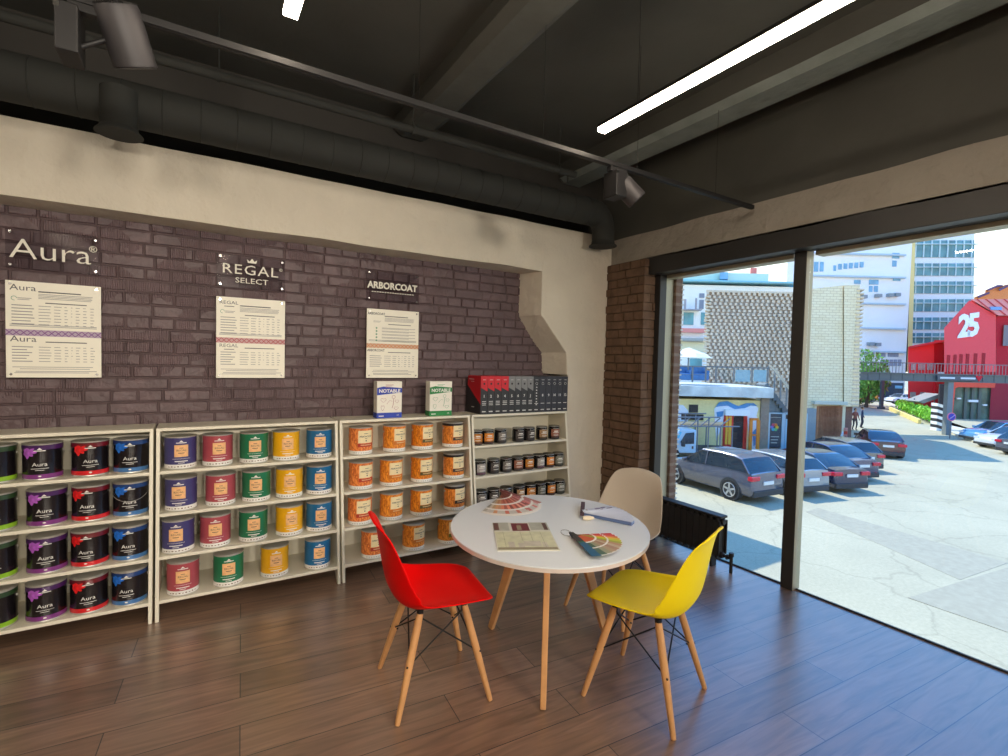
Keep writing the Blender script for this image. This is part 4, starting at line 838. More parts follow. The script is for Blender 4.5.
# ---------------- outside stair and notice board
F = Fac('outside_stair', 'grey outdoor stair rising beside the yellow building', 'stair', 780, 27.6)
n = 12; x0, zt = F.q(768, 383); x1, zb = F.q(803, 428)
for k in range(n): F.mb.box(x0+(x1-x0)*k/n, x0+(x1-x0)*(k+1)/n+.02, 0, 1.2, zt-(zt-zb)*(k+1)/n-.35, zt-(zt-zb)*(k+1)/n)
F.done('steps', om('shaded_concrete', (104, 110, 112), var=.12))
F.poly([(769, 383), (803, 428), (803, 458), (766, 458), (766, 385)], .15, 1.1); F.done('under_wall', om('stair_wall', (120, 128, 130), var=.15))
F.poly([(770, 366), (772, 366), (797, 396), (803, 404), (803, 408), (795, 399)], -.05, 0); F.done('handrail', om('beige_handrail', (206, 190, 164)))
mb = F.mb
for k in range(5): F.rect(774+6*k, 371+7.2*k, 774.7+6*k, 392+7.2*k, -.04, 0)
F.done('balusters', stl)
F = Fac('notice_board', 'dark notice board with a colourful flower emblem by the stair', 'sign', 774, 27.3, z=GZ)
F.rect(767.5, 413.5, 781.5, 447, -.08, 0); F.mb.box(F.q(768, 0)[0], F.q(769, 0)[0], -.06, -.02, 0, 2); F.mb.box(F.q(780, 0)[0], F.q(781, 0)[0], -.06, -.02, 0, 2); F.done('board', om('charcoal_board', (70, 74, 82), .6))
F.rect(766.8, 412.5, 782, 413.8, -.12, 0); F.rect(766.8, 413, 767.8, 453, -.12, 0); F.rect(781.2, 413, 782.2, 453, -.12, 0); F.done('frame', om('pale_blue_frame', (176, 196, 206)))
cx, cz = F.q(773.5, 427); cols = [(240, 190, 60), (236, 130, 50), (210, 80, 110), (120, 120, 200), (60, 170, 200), (110, 190, 120)]
for k, c in enumerate(cols):
    a = k*math.pi/3; F.mb.prism(circ(cx+.14*math.cos(a), cz+.14*math.sin(a), .09, .09, 10), -.10, -.08, 'y'); F.done('emblem_petal', om('petal_ink', c))
for k in range(4): F.rect(769.5, 417+.1*k, 780, 417.6+.1*k, -.10, -.08) if k == 0 else F.rect(770, 433+3*k, 779-k, 434+3*k, -.10, -.08)
F.done('board_lettering', om('pale_ink', (200, 196, 180)))
F = Fac('yard_gate', 'pale blue metal gate beside the notice board', 'gate', 790, 27.3)
F.rect(783, 413, 806, 456, 0, .08); F.done('gate_leaf', om('pale_blue_metal', (158, 196, 212), .5, var=.05)); F.rect(782.6, 412, 806, 413.5, -.04, .1); F.rect(782.6, 412, 783.8, 457, -.04, .1); F.rect(784.5, 414.5, 788, 419, -.02, .0, 1); F.done('gate_frame', [om('gate_frame_grey', (150, 168, 178)), dark])
# ---------------- perforated brick building
F = Fac('brick_building', 'tall cream building of perforated brickwork with a plank gate', 'building', 830, 31.9, sk=.45)
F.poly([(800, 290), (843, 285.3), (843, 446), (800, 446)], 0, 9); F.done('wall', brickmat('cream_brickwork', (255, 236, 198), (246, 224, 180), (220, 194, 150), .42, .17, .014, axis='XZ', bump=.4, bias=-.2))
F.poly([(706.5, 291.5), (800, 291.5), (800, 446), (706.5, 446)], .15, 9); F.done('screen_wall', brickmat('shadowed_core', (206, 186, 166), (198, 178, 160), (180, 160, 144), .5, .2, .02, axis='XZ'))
F.poly([(843, 285.4), (859, 285.4), (858, 406.5), (843, 406.5)], -.1, 7); F.done('corner_pier', bpy.data.materials['cream_brickwork'])
xa, zt = F.q(706.5, 291.5); xb, zb = F.q(800, 445); rw = .215; bw = .33; nrow = int((zt-zb)/rw); rs = random.Random(2); mbs = MB()
for r_ in range(nrow):
    z = zt-rw*(r_+1); off = (r_ % 2)*bw/2; x = xa+off-.05*(r_ % 3)
    if z < 3.2: break
    while x < xb-.12:
        mbs.box(x, x+bw*.50, .0-.02*rs.random(), .16, z+.025, z+rw-.02); x += bw
mbs.box(xa-.02, xb, -.03, .15, zt-.02, zt+.10); F.mb = mbs; F.done('screen_bricks', om('cream_screen_brick', (226, 206, 180), var=.10, vscale=.35))
for k in range(30):
    zz = F.q(858, 289+3.95*k)[1]; x = F.q(858.3, 330)[0]; F.mb.box(x-.3, x+.16, -.16, 6, zz-.10, zz)
F.done('toothed_brick_edge', om('cream_tooth_brick', (226, 206, 176), var=.08))
for k in range(30):
    zz = F.q(706, 296+3.4*k)[1]; x = F.q(706.5, 330)[0]
    if zz > 3.6: F.mb.box(x-.16, x+.2, -.03, 1, zz-.07, zz)
F.done('toothed_screen_edge', bpy.data.materials['cream_tooth_brick'])
F.rect(811.5, 400.8, 844, 404.6, -.35, 0); F.done('gate_lintel', om('grey_lintel', (206, 204, 186)))
for k in range(10):
    u = 816+2.38*k; F.rect(u, 406, u+2.25, 444, -.12, -.05, k % 2)
F.done('plank_gate', [om('brown_planks', (178, 118, 82), var=.15), om('brown_planks_dark', (160, 100, 68), var=.15)])
F.rect(813, 404.6, 815.8, 446, -.08, 0); F.rect(840, 404.6, 843, 446, -.08, 0); F.done('gate_jamb', om('cream_jamb', (232, 216, 180)))
F.rect(843, 406.5, 852, 442, .3, 4); F.done('recess_wall', om('red_brown_wall', (128, 92, 82), var=.12))
F.rect(803, 408, 812, 444, -.3, -.02); F.done('side_cabinet', om('grey_cabinet', (146, 156, 158), .6))
F = Fac('leaning_board', 'white board leaning beside the plank gate', 'board', 840, 31.0); F.poly([(836.8, 443.5), (838.2, 444), (844, 432), (842.4, 431.3)], -.05, 0); F.done('board', wht)
F = Fac('barrier_post', 'red and white barrier post beside the plank gate', 'post', 848.5, 30.5, z=GZ); h = F.q(848, 428)[1]
for k in range(6): F.mb.cyl((0, 0, h*k/6), (0, 0, h*(k+1)/6), .10, None, 12, k % 2)
F.mb.cyl((0, 0, 0), (0, 0, .06), .2, None, 12, 0); F.done('striped_post', [redp, om('post_pink', (238, 150, 130))])
# ---------------- white buildings and the tower
def windows(F, rects, m, name='window', y=-.12, frame=True, g=True):
    for (u0, v0, u1, v1) in rects:
        F.rect(u0, v0, u1, v1, y, .02); F.done(name, m)
F = Fac('white_building', 'white rendered building with teal windows behind the terrace', 'building', 735, 60, sk=.4)
F.rect(640, 283.5, 803, 400, 0, 14); F.done('wall', wht)
F.rect(640, 279.5, 796, 284.5, -.9, 14); F.done('eaves', om('turquoise_eaves', (140, 206, 222)))
F.rect(640, 268.5, 770, 279.5, 1.5, 12); F.done('roof_storey', om('pale_green_panels', (214, 228, 204)))
windows(F, [(720, 272, 728, 279), (664, 276, 673, 281)], blug, 'roof_window', 1.3); F.rect(752.5, 264.5, 758.5, 270.5, 2, 3); F.done('chimney', om('faded_red', (230, 130, 120)))
windows(F, [(683.7, 312.5, 693, 325), (701, 312.5, 709, 325), (676, 310, 681, 324)], tealg); windows(F, [(699.3, 300, 703.2, 309), (699.3, 293.5, 704, 298)], om('grey_window', (130, 140, 158), .3))
F.rect(682, 300, 683.3, 311, -.9, -.7); F.rect(693, 299, 694, 311, -.9, -.7); F.rect(680, 309.6, 699, 311, -1, 0); F.done('balcony', om('balcony_grey', (168, 164, 168)))
F.rect(676, 328.3, 704, 333, -.6, 0); F.done('red_sign_strip', om('faded_sign_red', (234, 150, 140))); F.rect(672, 338, 706, 341.5, -.9, 0); F.done('ledge', om('ledge_grey', (170, 172, 168))); F.rect(672, 342, 706, 352, -.2, 0); F.done('lower_band', om('pale_yellow_band', (232, 228, 196)))
windows(F, [(690, 352, 701, 367), (673, 341, 679, 348)], tealg, 'lower_window', -.25)
F = Fac('white_building', 'tall white office block with small blue windows behind the brick building', 'building', 852, 85, sk=.75)
F.rect(790, 205, 904, 398, 0, 9); F.done('wall', wht)
for v in (257, 279.5, 303, 327.5, 350.8): F.rect(800, v-(3 if v < 300 else 0), 904, v-(3 if v < 300 else 0)+.8, -.5, 0)
F.done('ledges', om('ledge_bluish', (190, 208, 216)))
windows(F, [(814, 262, 817.7, 271.7), (820, 262, 823, 271.5)]+[(838.2+5.4*k, 264-.5*k, 841.4+5.4*k, 269.5-.5*k) for k in range(5)]+[(833.5, 265.5, 835.5, 271)], blug)
windows(F, [(892.3, 253, 898.8, 258.6), (892.3, 260.6, 896, 266.6), (869, 279.7, 878, 284.7), (869, 286, 872, 292), (874, 286, 877.3, 292), (893, 277.5, 900, 281), (854, 280, 860, 284)], blug)
for k, (u, v) in enumerate(((862, 297), (876.5, 296), (888.5, 295.5), (895, 295), (869, 344), (875.5, 344.5))): F.rect(u-2.3, v-1.7, u+2.3, v+1.7, -.8, 0); F.done('air_conditioner', om('ac_grey', (150, 158, 160)))
for (u0, u1) in ((857, 862), (864, 874), (876, 885), (888, 898)): F.rect(u0, 351, u1, 357, -.1, 0); F.done('shop_window', om('shop_window_glass', (150, 160, 178), .3, var=.2))
for k in range(5): F.rect(881+4.2*k, 359.5, 884+4.2*k, 366, -.1, 0); F.done('shop_window', bpy.data.materials['shop_window_glass'])
F.rect(858, 382, 902, 398, -.2, 0); F.done('ground_floor', om('dark_shopfront', (72, 84, 96), var=.2)); F.rect(873, 384, 876, 391, -.3, -.15); F.rect(894, 385.5, 901, 388.5, -.3, -.15); F.done('lit_shop_sign', om('pale_blue_sign', (150, 210, 236)))
F = Fac('office_tower', 'glass-banded office tower with a yellow corner pier', 'building', 935, 95, sk=.92)
F.poly([(912.5, 200), (975, 200), (972.5, 398), (910, 398)], 0, 15); F.done('wall', om('tower_white', (240, 242, 244)))
F.poly([(908.5, 240), (912.8, 239.5), (909, 372), (904.5, 372)], -.6, 8); F.done('corner_pier', om('tower_yellow', (244, 222, 150)))
F.poly([(905.5, 241), (908.5, 240.5), (904.5, 372), (901, 372)], -.3, 8); F.done('side_face', om('tower_violet_shade', (158, 150, 170)))  # shade on the tower's side put into this grey-violet colour
bands = [(240.5, 257.5), (263.5, 275.8), (281.5, 293.5), (299.3, 311.5), (317.5, 329.5), (333, 343)]
tg = mat('tower_glass', (92, 148, 158), .12, var=.3, vscale=.5)
for k, (v0, v1) in enumerate(bands):
    F.poly([(913-.4*k, v0), (973.5-.4*k, v0), (973.5-.4*k, v1), (913-.4*k, v1)], -.15, .05); F.done('glass_band', tg)
    F.poly([(913-.4*k, v0+3.6), (976-.4*k, v0+3.6), (976-.4*k, v0+4.4), (913-.4*k, v0+4.4)], -.5, -.1)
    for q in range(8): u = 914.5+8*q; F.rect(u, v0, u+.3, v1, -.3, -.1)
    F.done('window_mullions', om('pale_mullion', (206, 226, 226)))
F.rect(912, 228, 974, 240.5, .5, 12); F.done('roof_storey', om('pale_cyan_storey', (180, 210, 216)))
# ---------------- orange-roofed block, red hall
F = Fac('orange_building', 'orange gabled building peeking over the red hall', 'building', 990, 75, sk=1.0)
F.poly([(974, 400), (974, 297.5), (985, 293), (985.5, 290), (996, 286.5), (1000, 286.5), (1007, 284.5), (1040, 284), (1040, 400)], 0, 10); F.done('wall', om('orange_render', (240, 144, 84), var=.08))
for pts in ([(975, 296.5), (987, 292), (987, 293.6), (976, 298)], [(985, 289.5), (995, 285.3), (1000, 285.3), (1000, 286.3), (994, 287.5), (985.5, 291)], [(996, 289.5), (1007, 284.5), (1007, 286), (997, 291)]): F.poly(pts, -.4, 10); F.done('roof_edge', om('violet_roof_edge', (104, 80, 120)))
RM = mat('red_cladding', (218, 40, 54), .6, var=.06); nt = RM.node_tree; b = nt.nodes['Principled BSDF']; wv = nt.nodes.new('ShaderNodeTexWave'); wv.bands_direction = 'X'; wv.inputs['Scale'].default_value = 1.6; nt.links.new(nt.nodes['Texture Coordinate'].outputs['Object'], wv.inputs['Vector']); bp = nt.nodes.new('ShaderNodeBump'); bp.inputs['Strength'].default_value = .25; bp.inputs['Distance'].default_value = .05; nt.links.new(wv.outputs['Fac'], bp.inputs['Height']); nt.links.new(bp.outputs[0], b.inputs['Normal'])
RD = om('deep_red_wall', (190, 16, 44), var=.06); RP = om('lit_red_gable', (246, 84, 92), var=.05)  # sunlit look painted into the paler gable, shade into the hall's deeper side wall
F = Fac('red_hall', 'bright red gabled hall with a white 25 painted on its front', 'building', 970, 50, sk=1.0)
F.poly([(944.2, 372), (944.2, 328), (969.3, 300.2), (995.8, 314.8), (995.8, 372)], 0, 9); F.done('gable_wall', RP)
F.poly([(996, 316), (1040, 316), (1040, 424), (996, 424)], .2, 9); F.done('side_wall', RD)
F.poly([(969, 299.4), (1040, 299.4), (1040, 315.6), (996.5, 315.6)], -.2, 9.5); F.done('roof', om('pale_red_roof', (236, 150, 150), .5, var=.05)); F.rect(987.5, 307, 998.5, 310.4, -.35, -.15); F.done('skylight', om('skylight_blue', (110, 160, 220), .2))
for k in range(5): F.poly([(974+9*k, 299.2), (975+9*k, 299.2), (995+9*k, 315.4), (994+9*k, 315.4)], -.3, -.15)
F.done('roof_seams', om('roof_seam_red', (214, 90, 100)))
F.rect(1004, 325, 1012, 346, .0, .3); F.done('window', om('shaded_glass', (120, 110, 124), .3))
mb = F.mb; cx, cz = F.q(968.3, 327.5)
for ch, uu in (('2', 963.6), ('5', 973.0)):
    x, z = F.q(uu, 327 if ch == '2' else 325.8); F.mb.text(ch, 3.05, Matrix.Translation((x, -.08, z)) @ Matrix(((1, 0, 0, 0), (0, 0, -1, 0), (.16, 1, 0, 0), (0, 0, 0, 1))), bold=.13, sx=.78, extrude=.02)
F.done('number_25', om('number_white', (250, 250, 252)))
for k, u in enumerate((947, 953.5, 959.5, 966, 974, 982)): F.rect(u, 355-.4*k, u+2, 372, -.05, .02); F.done('slot_window', om('slot_red', (170, 30, 44)))
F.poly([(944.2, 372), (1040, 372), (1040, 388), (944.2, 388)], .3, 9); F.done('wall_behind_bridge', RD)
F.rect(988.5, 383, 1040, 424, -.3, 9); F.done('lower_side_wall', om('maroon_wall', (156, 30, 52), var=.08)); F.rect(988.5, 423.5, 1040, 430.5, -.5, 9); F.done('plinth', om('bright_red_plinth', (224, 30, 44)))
F.rect(953, 386.5, 988, 428.5, -.1, .3); F.done('glass_front', mat('dark_green_glass', (88, 108, 96), .12, var=.45, vscale=.9))
for u in (963, 970, 977): F.rect(u, 387, u+.35, 428, -.25, -.05)
F.rect(953, 426.5, 988, 428.5, -.25, -.05); F.done('glass_front_mullions', om('mullion_pale', (96, 104, 98)))
F.rect(954, 397.5, 958, 399, -.35, -.2); F.rect(965.5, 399.5, 975, 402, -.35, -.2); F.rect(980, 404, 984, 405.5, -.35, -.2); F.done('shop_lettering', om('sign_white_strip', (240, 240, 240)))
F.poly([(944.5, 384), (951, 381.5), (990, 381.5), (989, 387.5), (953, 386.8), (950, 388), (947, 416), (944.5, 418)], -.6, -.1); F.done('entrance_frame', om('orange_red_frame', (234, 86, 66)))
F.rect(938.5, 384, 944.5, 406, -.2, .3); F.done('dark_entrance', dark)
F = Fac('low_red_building', 'low red annex with sloping roof left of the red hall', 'building', 925, 56, sk=.92)
F.poly([(908, 347), (934, 342.5), (934, 410), (908, 405)], 0, 8); F.done('wall', om('annex_red', (226, 68, 74), var=.06)); F.poly([(934, 340), (944.5, 340), (944.5, 372), (934, 372)], .3, 8); F.done('side_wall', RD)
F.poly([(905.5, 346.3), (934, 341), (945, 339.4), (945, 341.2), (934, 343), (906, 348.3)], -.5, 8.4); F.done('roof', om('annex_roof', (190, 70, 74)))
for (u0, u1) in ((911, 914.5), (918, 924), (927, 932.5)): F.rect(u0, 364, u1, 370, -.1, .02); F.done('window', om('annex_window_glass', (170, 190, 186), .3, var=.2))
for (u0, u1) in ((910, 915), (920, 925)): F.rect(u0, 392, u1, 397, -.1, .02); F.done('window', bpy.data.materials['annex_window_glass'])
F.rect(931, 381, 938.5, 411, -.6, .4); F.done('red_pillar', om('pillar_red', (226, 34, 48))); F.rect(929.5, 410, 937, 416, -.7, .5); F.done('pillar_base', om('pillar_base_blue', (160, 190, 206)))
# ---------------- footbridge
F = Fac('footbridge', 'grey steel footbridge crossing in front of the red hall', 'bridge', 952, 37)
zt = F.q(930, 373.6)[1]; zb = F.q(930, 381.6)[1]; xa = F.q(856.5, 375)[0]; xb = F.q(1045, 380)[0]
F.mb.box(xa, xb, 0, .12, zb, zt); F.mb.box(xa, xb, -.10, .22, zt-.06, zt); F.mb.box(xa, xb, -.10, .22, zb, zb+.06); F.mb.box(xa, xb, 1.6, 1.8, zb, zt); F.mb.box(xa, xb, .1, 1.7, zt-.1, zt-.03)
x = xa
while x < xb: F.mb.box(x, x+.04, -.03, 0, zb, zt); x += .85
F.done('girder', om('girder_grey', (98, 104, 106), .5))
zr = zt+.78; F.mb.box(xa, xb, -.02, .03, zr-.04, zr); F.mb.box(xa, xb, 1.7, 1.74, zr-.04, zr); x = xa; k = 0
while x < xb: F.mb.box(x, x+(.05 if k % 6 == 0 else .02), -.01, .02, zt, zr); x += .24; k += 1
F.done('railing', om('railing_grey', (128, 120, 124), .5))
FB = F; x = F.q(950.3, 400)[0]; F.mb.box(x-.2, x+.2, 0, .35, 0, zb); F.done('column', om('column_grey', (128, 136, 138), var=.05)); 
F = Fac('steel_post', 'dark steel post standing by the kerb under the far end of the footbridge', 'post', 883, 60); z = F.q(883, 380)[1]
F.mb.box(-.16, .16, -.16, .16, 0, z); F.mb.box(-.28, .28, -.28, .28, 0, .25); F.done('post_shaft', om('column_dark', (80, 84, 92))); F = FB
z0 = F.q(975, 381)[1]; z1 = F.q(975, 376)[1]; F.mb.box(F.q(955.5, 0)[0], F.q(997, 0)[0], -.22, -.12, z0, z1); F.done('bridge_sign', om('sign_dark_grey', (84, 90, 100), .5))
F.mb.box(F.q(958, 0)[0], F.q(973, 0)[0], -.24, -.22, z0+.12, z1-.12); F.mb.box(F.q(979, 0)[0], F.q(994, 0)[0], -.24, -.22, z0+.12, z1-.12); F.done('bridge_sign_lettering', om('sign_pale', (220, 224, 228)))
cx, cz = F.q(976, 378.3); F.mb.prism([(cx-.26, cz+.14), (cx-.13, cz+.22), (cx, cz+.12), (cx+.13, cz+.22), (cx+.26, cz+.14), (cx, cz-.24)], -.26, -.22, 'y'); F.done('red_emblem', om('emblem_red', (206, 30, 50)))
# ---------------- street furniture
F = Fac('striped_bollard', 'black and white striped concrete block below the bridge', 'bollard', 939.8, 40); x, z = F.q(939.8, 403)
for k in range(9): F.mb.prism([(-.27, z*k/9), (.27, z*k/9-.16 if k else 0), (.27, z*(k+1)/9-.16), (-.27, z*(k+1)/9)], -.3, .3, 'y', k % 2)
F.done('striped_block', [wht, dark])
F = Fac('road_sign', 'round blue no-parking sign with red rim on a thin pole', 'road sign', 953.3, 35.2); x, z = F.q(953.3, 416.8)
F.mb.cyl((0, 0, 0), (0, 0, z), .035, None, 8); F.done('pole', stl); r = .30; F.mb.prism(circ(0, z, r, r, 24), -.08, -.04, 'y'); F.done('sign_rim', om('sign_rim_pink', (224, 120, 150), .4)); F.mb.prism(circ(0, z, r*.8, r*.8, 24), -.10, -.08, 'y'); F.done('sign_face', om('sign_blue', (52, 60, 170), .4))
F.mb.bar((-r*.62, -.11, z-r*.5), (r*.62, -.11, z+r*.5), .02, .07, up=(0, 1, 0)); F.done('sign_slash', om('sign_slash', (232, 190, 210), .4))
def leafmat(n, c): return mat(n, c, .6, var=.35, vscale=3)
def foliage(mb, cx, cy, cz, rx, ry, rz, n, s, rnd):
    for k in range(n):
        while True:
            p = Vector((rnd.uniform(-1, 1), rnd.uniform(-1, 1), rnd.uniform(-1, 1)))
            if .35 < p.length < 1: break
        c = Vector((cx+p.x*rx, cy+p.y*ry, cz+p.z*rz)); e = Euler((rnd.uniform(0, 6), rnd.uniform(0, 6), rnd.uniform(0, 6))).to_matrix(); q = s*rnd.uniform(.6, 1.3)
        mb.face([c+e @ Vector(v) for v in ((-q, 0, 0), (0, -q*.45, .1*q), (q, 0, 0), (0, q*.45, .1*q))])
rl = random.Random(21)
def tree(u, vb, vt, D, half, lab, col, n=900):
    F = Fac('tree', lab, 'tree', u, D, 'leafy trees beyond the brick building'); x, h = F.q(u, vt); lo = F.q(u, vb)[1]
    F.mb.tube([(0, 0, 0), (.1, 0, lo+.5), (0, .1, (lo+h)/2)], [.22, .17, .06], 8); F.mb.tube([(.1, 0, lo+.3), (half*.5, 0, lo+1.8)], [.1, .04], 6); F.mb.tube([(.1, 0, lo+.3), (-half*.5, .2, lo+2)], [.1, .04], 6); F.done('trunk', om('bark', (96, 80, 66), var=.2))
    for dx, dz, rr in ((0, .6, .8), (-.45, .35, .6), (.5, .4, .55), (0, .25, .8)): foliage(F.mb, dx*half, 0, lo+(h-lo)*dz, half*rr, half*rr, (h-lo)*.36, n//4, .26, rl)
    o = F.done('crown', leafmat('leaf_'+str(col[1]), col), norm=False)
tree(868, 398, 347, 62, 2.6, 'bright green leafy tree right of the brick building corner', (112, 168, 70), 1600)
tree(859, 405, 356, 66, 2.4, 'darker green tree close behind the brick building corner', (74, 120, 62), 1200)
F = Fac('hedge', 'low lime-green hedge planted along the pavement by the red annex', 'hedge', 918, 50); F.t['kind'] = 'stuff'
P0, P1 = gp(902, 411), gp(936, 425); mb = MB()
for k in range(16):
    p = P0.lerp(P1, k/15); foliage(mb, p.x, p.y, GZ+.75, .8, .8, .55, 90, .22, rl)
bpy.data.objects.remove(F.t); o = mb.obj('hedge', None, leafmat('lime_leaf', (136, 196, 52)), norm=False); tag(o, 'low lime-green hedge planted along the pavement by the red annex', 'hedge', kind='stuff')
d = (P1-P0); d.z = 0; d.normalize(); nrm = Vector((-d.y, d.x, 0)); km = om('yellow_kerb', (232, 208, 130), var=.06); k0 = None
for k in range(9):
    p = P0.lerp(P1, (k+.45)/9)+nrm*-1.1; p.z = GZ
    if k0 is None:
        L_ = (P1-P0).length/9*.94/2; k0 = MB().box(-L_, L_, -.12, .12, 0, .4).obj('kerb_block', None, km, bevel=.03); o = k0; tag(o, 'pale yellow kerb block edging the lime hedge', 'kerb', 'yellow kerb blocks along the hedge')
    else: o = k0.copy(); COL.objects.link(o)
    o.location = p; o.rotation_euler.z = math.atan2(d.y, d.x)
F = Fac('cafe_canopy', 'grey sloping cafe canopy on thin posts beside the hedge', 'canopy', 922, 52)
F.poly([(909, 400.5), (930, 393), (935, 395), (914, 402.5)], -1.2, .6); F.done('canopy_cloth', om('grey_canvas', (150, 150, 144)))
for u in (912, 932): x, z = F.q(u, 398); F.mb.cyl((x, -.3, 0), (x, -.3, z), .05, None, 6)
F.done('canopy_posts', stl)
# ---------------- vehicles
tyre = mat('tyre_rubber', (36, 36, 38), .8, var=.05); rimm = mat('alloy_rim', (196, 196, 200), .3, .8, var=.03); cgl = mat('car_glass', (30, 44, 58), .06, var=.1, spec=.8); tail = mat('tail_light_red', (214, 30, 56), .25, coat=.5, var=.05); hl = mat('head_light_clear', (226, 230, 234), .15, coat=.5, var=.03); plt = mat('number_plate', (232, 232, 228), .5, var=.02); trimb = mat('dark_bumper', (56, 58, 62), .6, var=.05)
def car(lab, loc, head, col, typ='sedan', L=4.3, Wd=1.74, H=1.42, sc_=.95, group='cars parked in the yard', name='car'):
    t = thing(name, lab, 'car', (loc[0], loc[1], GZ), R(head-90), group); t.scale = (sc_,)*3; w = Wd/2; body = mat('car_paint', col, .22, .25, coat=1, var=.02); rw = .32 if typ != 'suv' else .37
    low = {'sedan': [(0, .62, .86), (.015, .95, .93), (.13, 1.0, .98), (.22, 1.0, 1), (.5, .96, 1), (.70, .93, 1), (.85, .86, .98), (.96, .72, .92), (1, .5, .82)],
           'suv': [(0, .70, .88), (.012, 1.05, .95), (.10, 1.12, 1), (.3, 1.10, 1), (.5, 1.06, 1), (.70, 1.04, 1), (.86, .98, .98), (.965, .84, .92), (1, .55, .82)],
           'hatch': [(0, .62, .88), (.012, .95, .95), (.10, 1.0, 1), (.3, .98, 1), (.5, .95, 1), (.72, .93, 1), (.87, .84, .98), (.965, .70, .92), (1, .5, .82)]}[typ]
    gh = {'sedan': [(.10, 0), (.27, .88), (.36, 1), (.50, 1), (.56, .96), (.73, 0)], 'suv': [(.03, 0), (.12, .80), (.20, .95), (.36, 1), (.54, .96), (.73, 0)], 'hatch': [(.03, 0), (.13, .84), (.22, .97), (.4, 1), (.52, .97), (.72, 0)]}[typ]
    zb = .20 if typ != 'suv' else .26
    def ztop(u):
        for (a, z, _), (b, z2, _) in zip(low, low[1:]):
            if a <= u <= b: return z+(z2-z)*(u-a)/(b-a)
        return low[-1][1]
    mb = MB(); V = []
    for u, zt, k in low:
        y = -L/2+L*u; row = [(0, zb), (w*.84*k, zb), (w*.95*k, zb+.12), (w*k, zb+(zt-zb)*.45), (w*.975*k, zb+(zt-zb)*.72), (w*.90*k, zt-.02), (w*.72*k, zt), (0, zt+.02)]
        V.append([[mb.bm.verts.new((s_*x, y, z)) for x, z in row] for s_ in (-1, 1)])
    for A, B in zip(V, V[1:]):
        for s_ in (0, 1):
            for i in range(7): mb.bm.faces.new((A[s_][i], A[s_][i+1], B[s_][i+1], B[s_][i]))
    for E in (V[0], V[-1]):
        for s_ in (0, 1): mb.bm.faces.new(E[s_])
    bmesh.ops.remove_doubles(mb.bm, verts=mb.bm.verts, dist=1e-4); mb.obj('body', t, body, smooth=38)
    mb = MB(); V = []
    for u, h in gh:
        y = -L/2+L*u; z0 = ztop(u)-.01; zr = z0+(H-z0)*h; k = 1-.12*h; row = [(w*.93, z0), (w*.93*(1-.16*h), zr-.05*h), (w*.80*(1-.10*h), zr), (0, zr+.015)]
        V.append([[mb.bm.verts.new((s_*x, y, z)) for x, z in row] for s_ in (-1, 1)])
    for j, (A, B) in enumerate(zip(V, V[1:])):
        for s_ in (0, 1):
            for i in range(3):
                end = j == 0 or j == len(V)-2
                mb.bm.faces.new((A[s_][i], A[s_][i+1], B[s_][i+1], B[s_][i])).material_index = 1 if (end or i == 0) else 0
    bmesh.ops.remove_doubles(mb.bm, verts=mb.bm.verts, dist=1e-4)
    lines = []
    for s_ in (-1, 1):
        prev = None
        for (u, h) in gh:
            y = -L/2+L*u; z0 = ztop(u); zr = z0+(H-z0)*h; p = Vector((s_*w*(.93*(1-.16*h)), y, zr-.05*h)); lines.append((prev, p)) if prev else None; prev = p
        u = .47; y = -L/2+L*u; lines.append((Vector((s_*w*.935, y, ztop(u))), Vector((s_*w*.79, y, H-.05))))
    mb.obj('cabin', t, [body, cgl], smooth=25)
    mb = MB()
    for a, b in lines: mb.bar(a, b, .05, .03)
    mb.obj('window_pillars', t, body)
    for s_ in (-1, 1):
        for u in (.20, .81):
            y = -L/2+L*u; MB().cyl((s_*(w-.22), y, rw+.02), (s_*(w+.004), y, rw+.02), rw+.05, None, 24).obj('wheel_arch', t, trimb, smooth=40)
            mb = MB(); mb.tube([(s_*(w-.2), y, rw), (s_*(w-.01), y, rw), (s_*(w+.015), y, rw)], [rw, rw, rw*.94], 24, 0); o = mb.obj('wheel', t, tyre, smooth=40)
            mb = MB(); mb.cyl((s_*(w+.0), y, rw), (s_*(w+.018), y, rw), rw*.66, None, 20, 1); mb.cyl((s_*(w+.0), y, rw), (s_*(w+.028), y, rw), rw*.13, None, 10)
            for k in range(5): a = 2*math.pi*k/5+.3; mb.bar((s_*(w+.022), y, rw), (s_*(w+.022), y+rw*.64*math.cos(a), rw+rw*.64*math.sin(a)), .012, .07, up=(0, .3, 1))
            mb.tube([(s_*(w+.018), y+rw*.66*math.cos(a), rw+rw*.66*math.sin(a)) for a in [k*math.pi/12 for k in range(24)]], .018, 6, closed=True); mb.obj('rim', o, [rimm, trimb], smooth=40)
        zt = ztop(.05)
        mb = MB(); mb.box(min(s_*w*.50, s_*w*.97), max(s_*w*.50, s_*w*.97), -L/2-.02, -L/2+.16, zt-.25, zt-.10); mb.obj('tail_light', t, tail, bevel=.02)
        mb = MB(); mb.box(min(s_*w*.48, s_*w*.90), max(s_*w*.48, s_*w*.90), L/2-.30, L/2-.06, .56, .70); mb.obj('head_light', t, hl, bevel=.02)
        mb = MB(); mb.box(min(s_*(w-.02), s_*(w+.16)), max(s_*(w-.02), s_*(w+.16)), L*.17, L*.17+.10, ztop(.68)-.02, ztop(.68)+.12); mb.obj('wing_mirror', t, body, bevel=.02)
    MB().box(-w*.86, w*.86, -L/2-.05, -L/2+.10, zb, zb+.22).obj('rear_bumper', t, trimb, bevel=.03); MB().box(-w*.82, w*.82, L/2-.10, L/2+.03, zb, zb+.16).obj('front_bumper', t, trimb, bevel=.03)
    MB().box(-.26, .26, -L/2-.035, -L/2, .66, .78).obj('number_plate', t, plt)
    return t
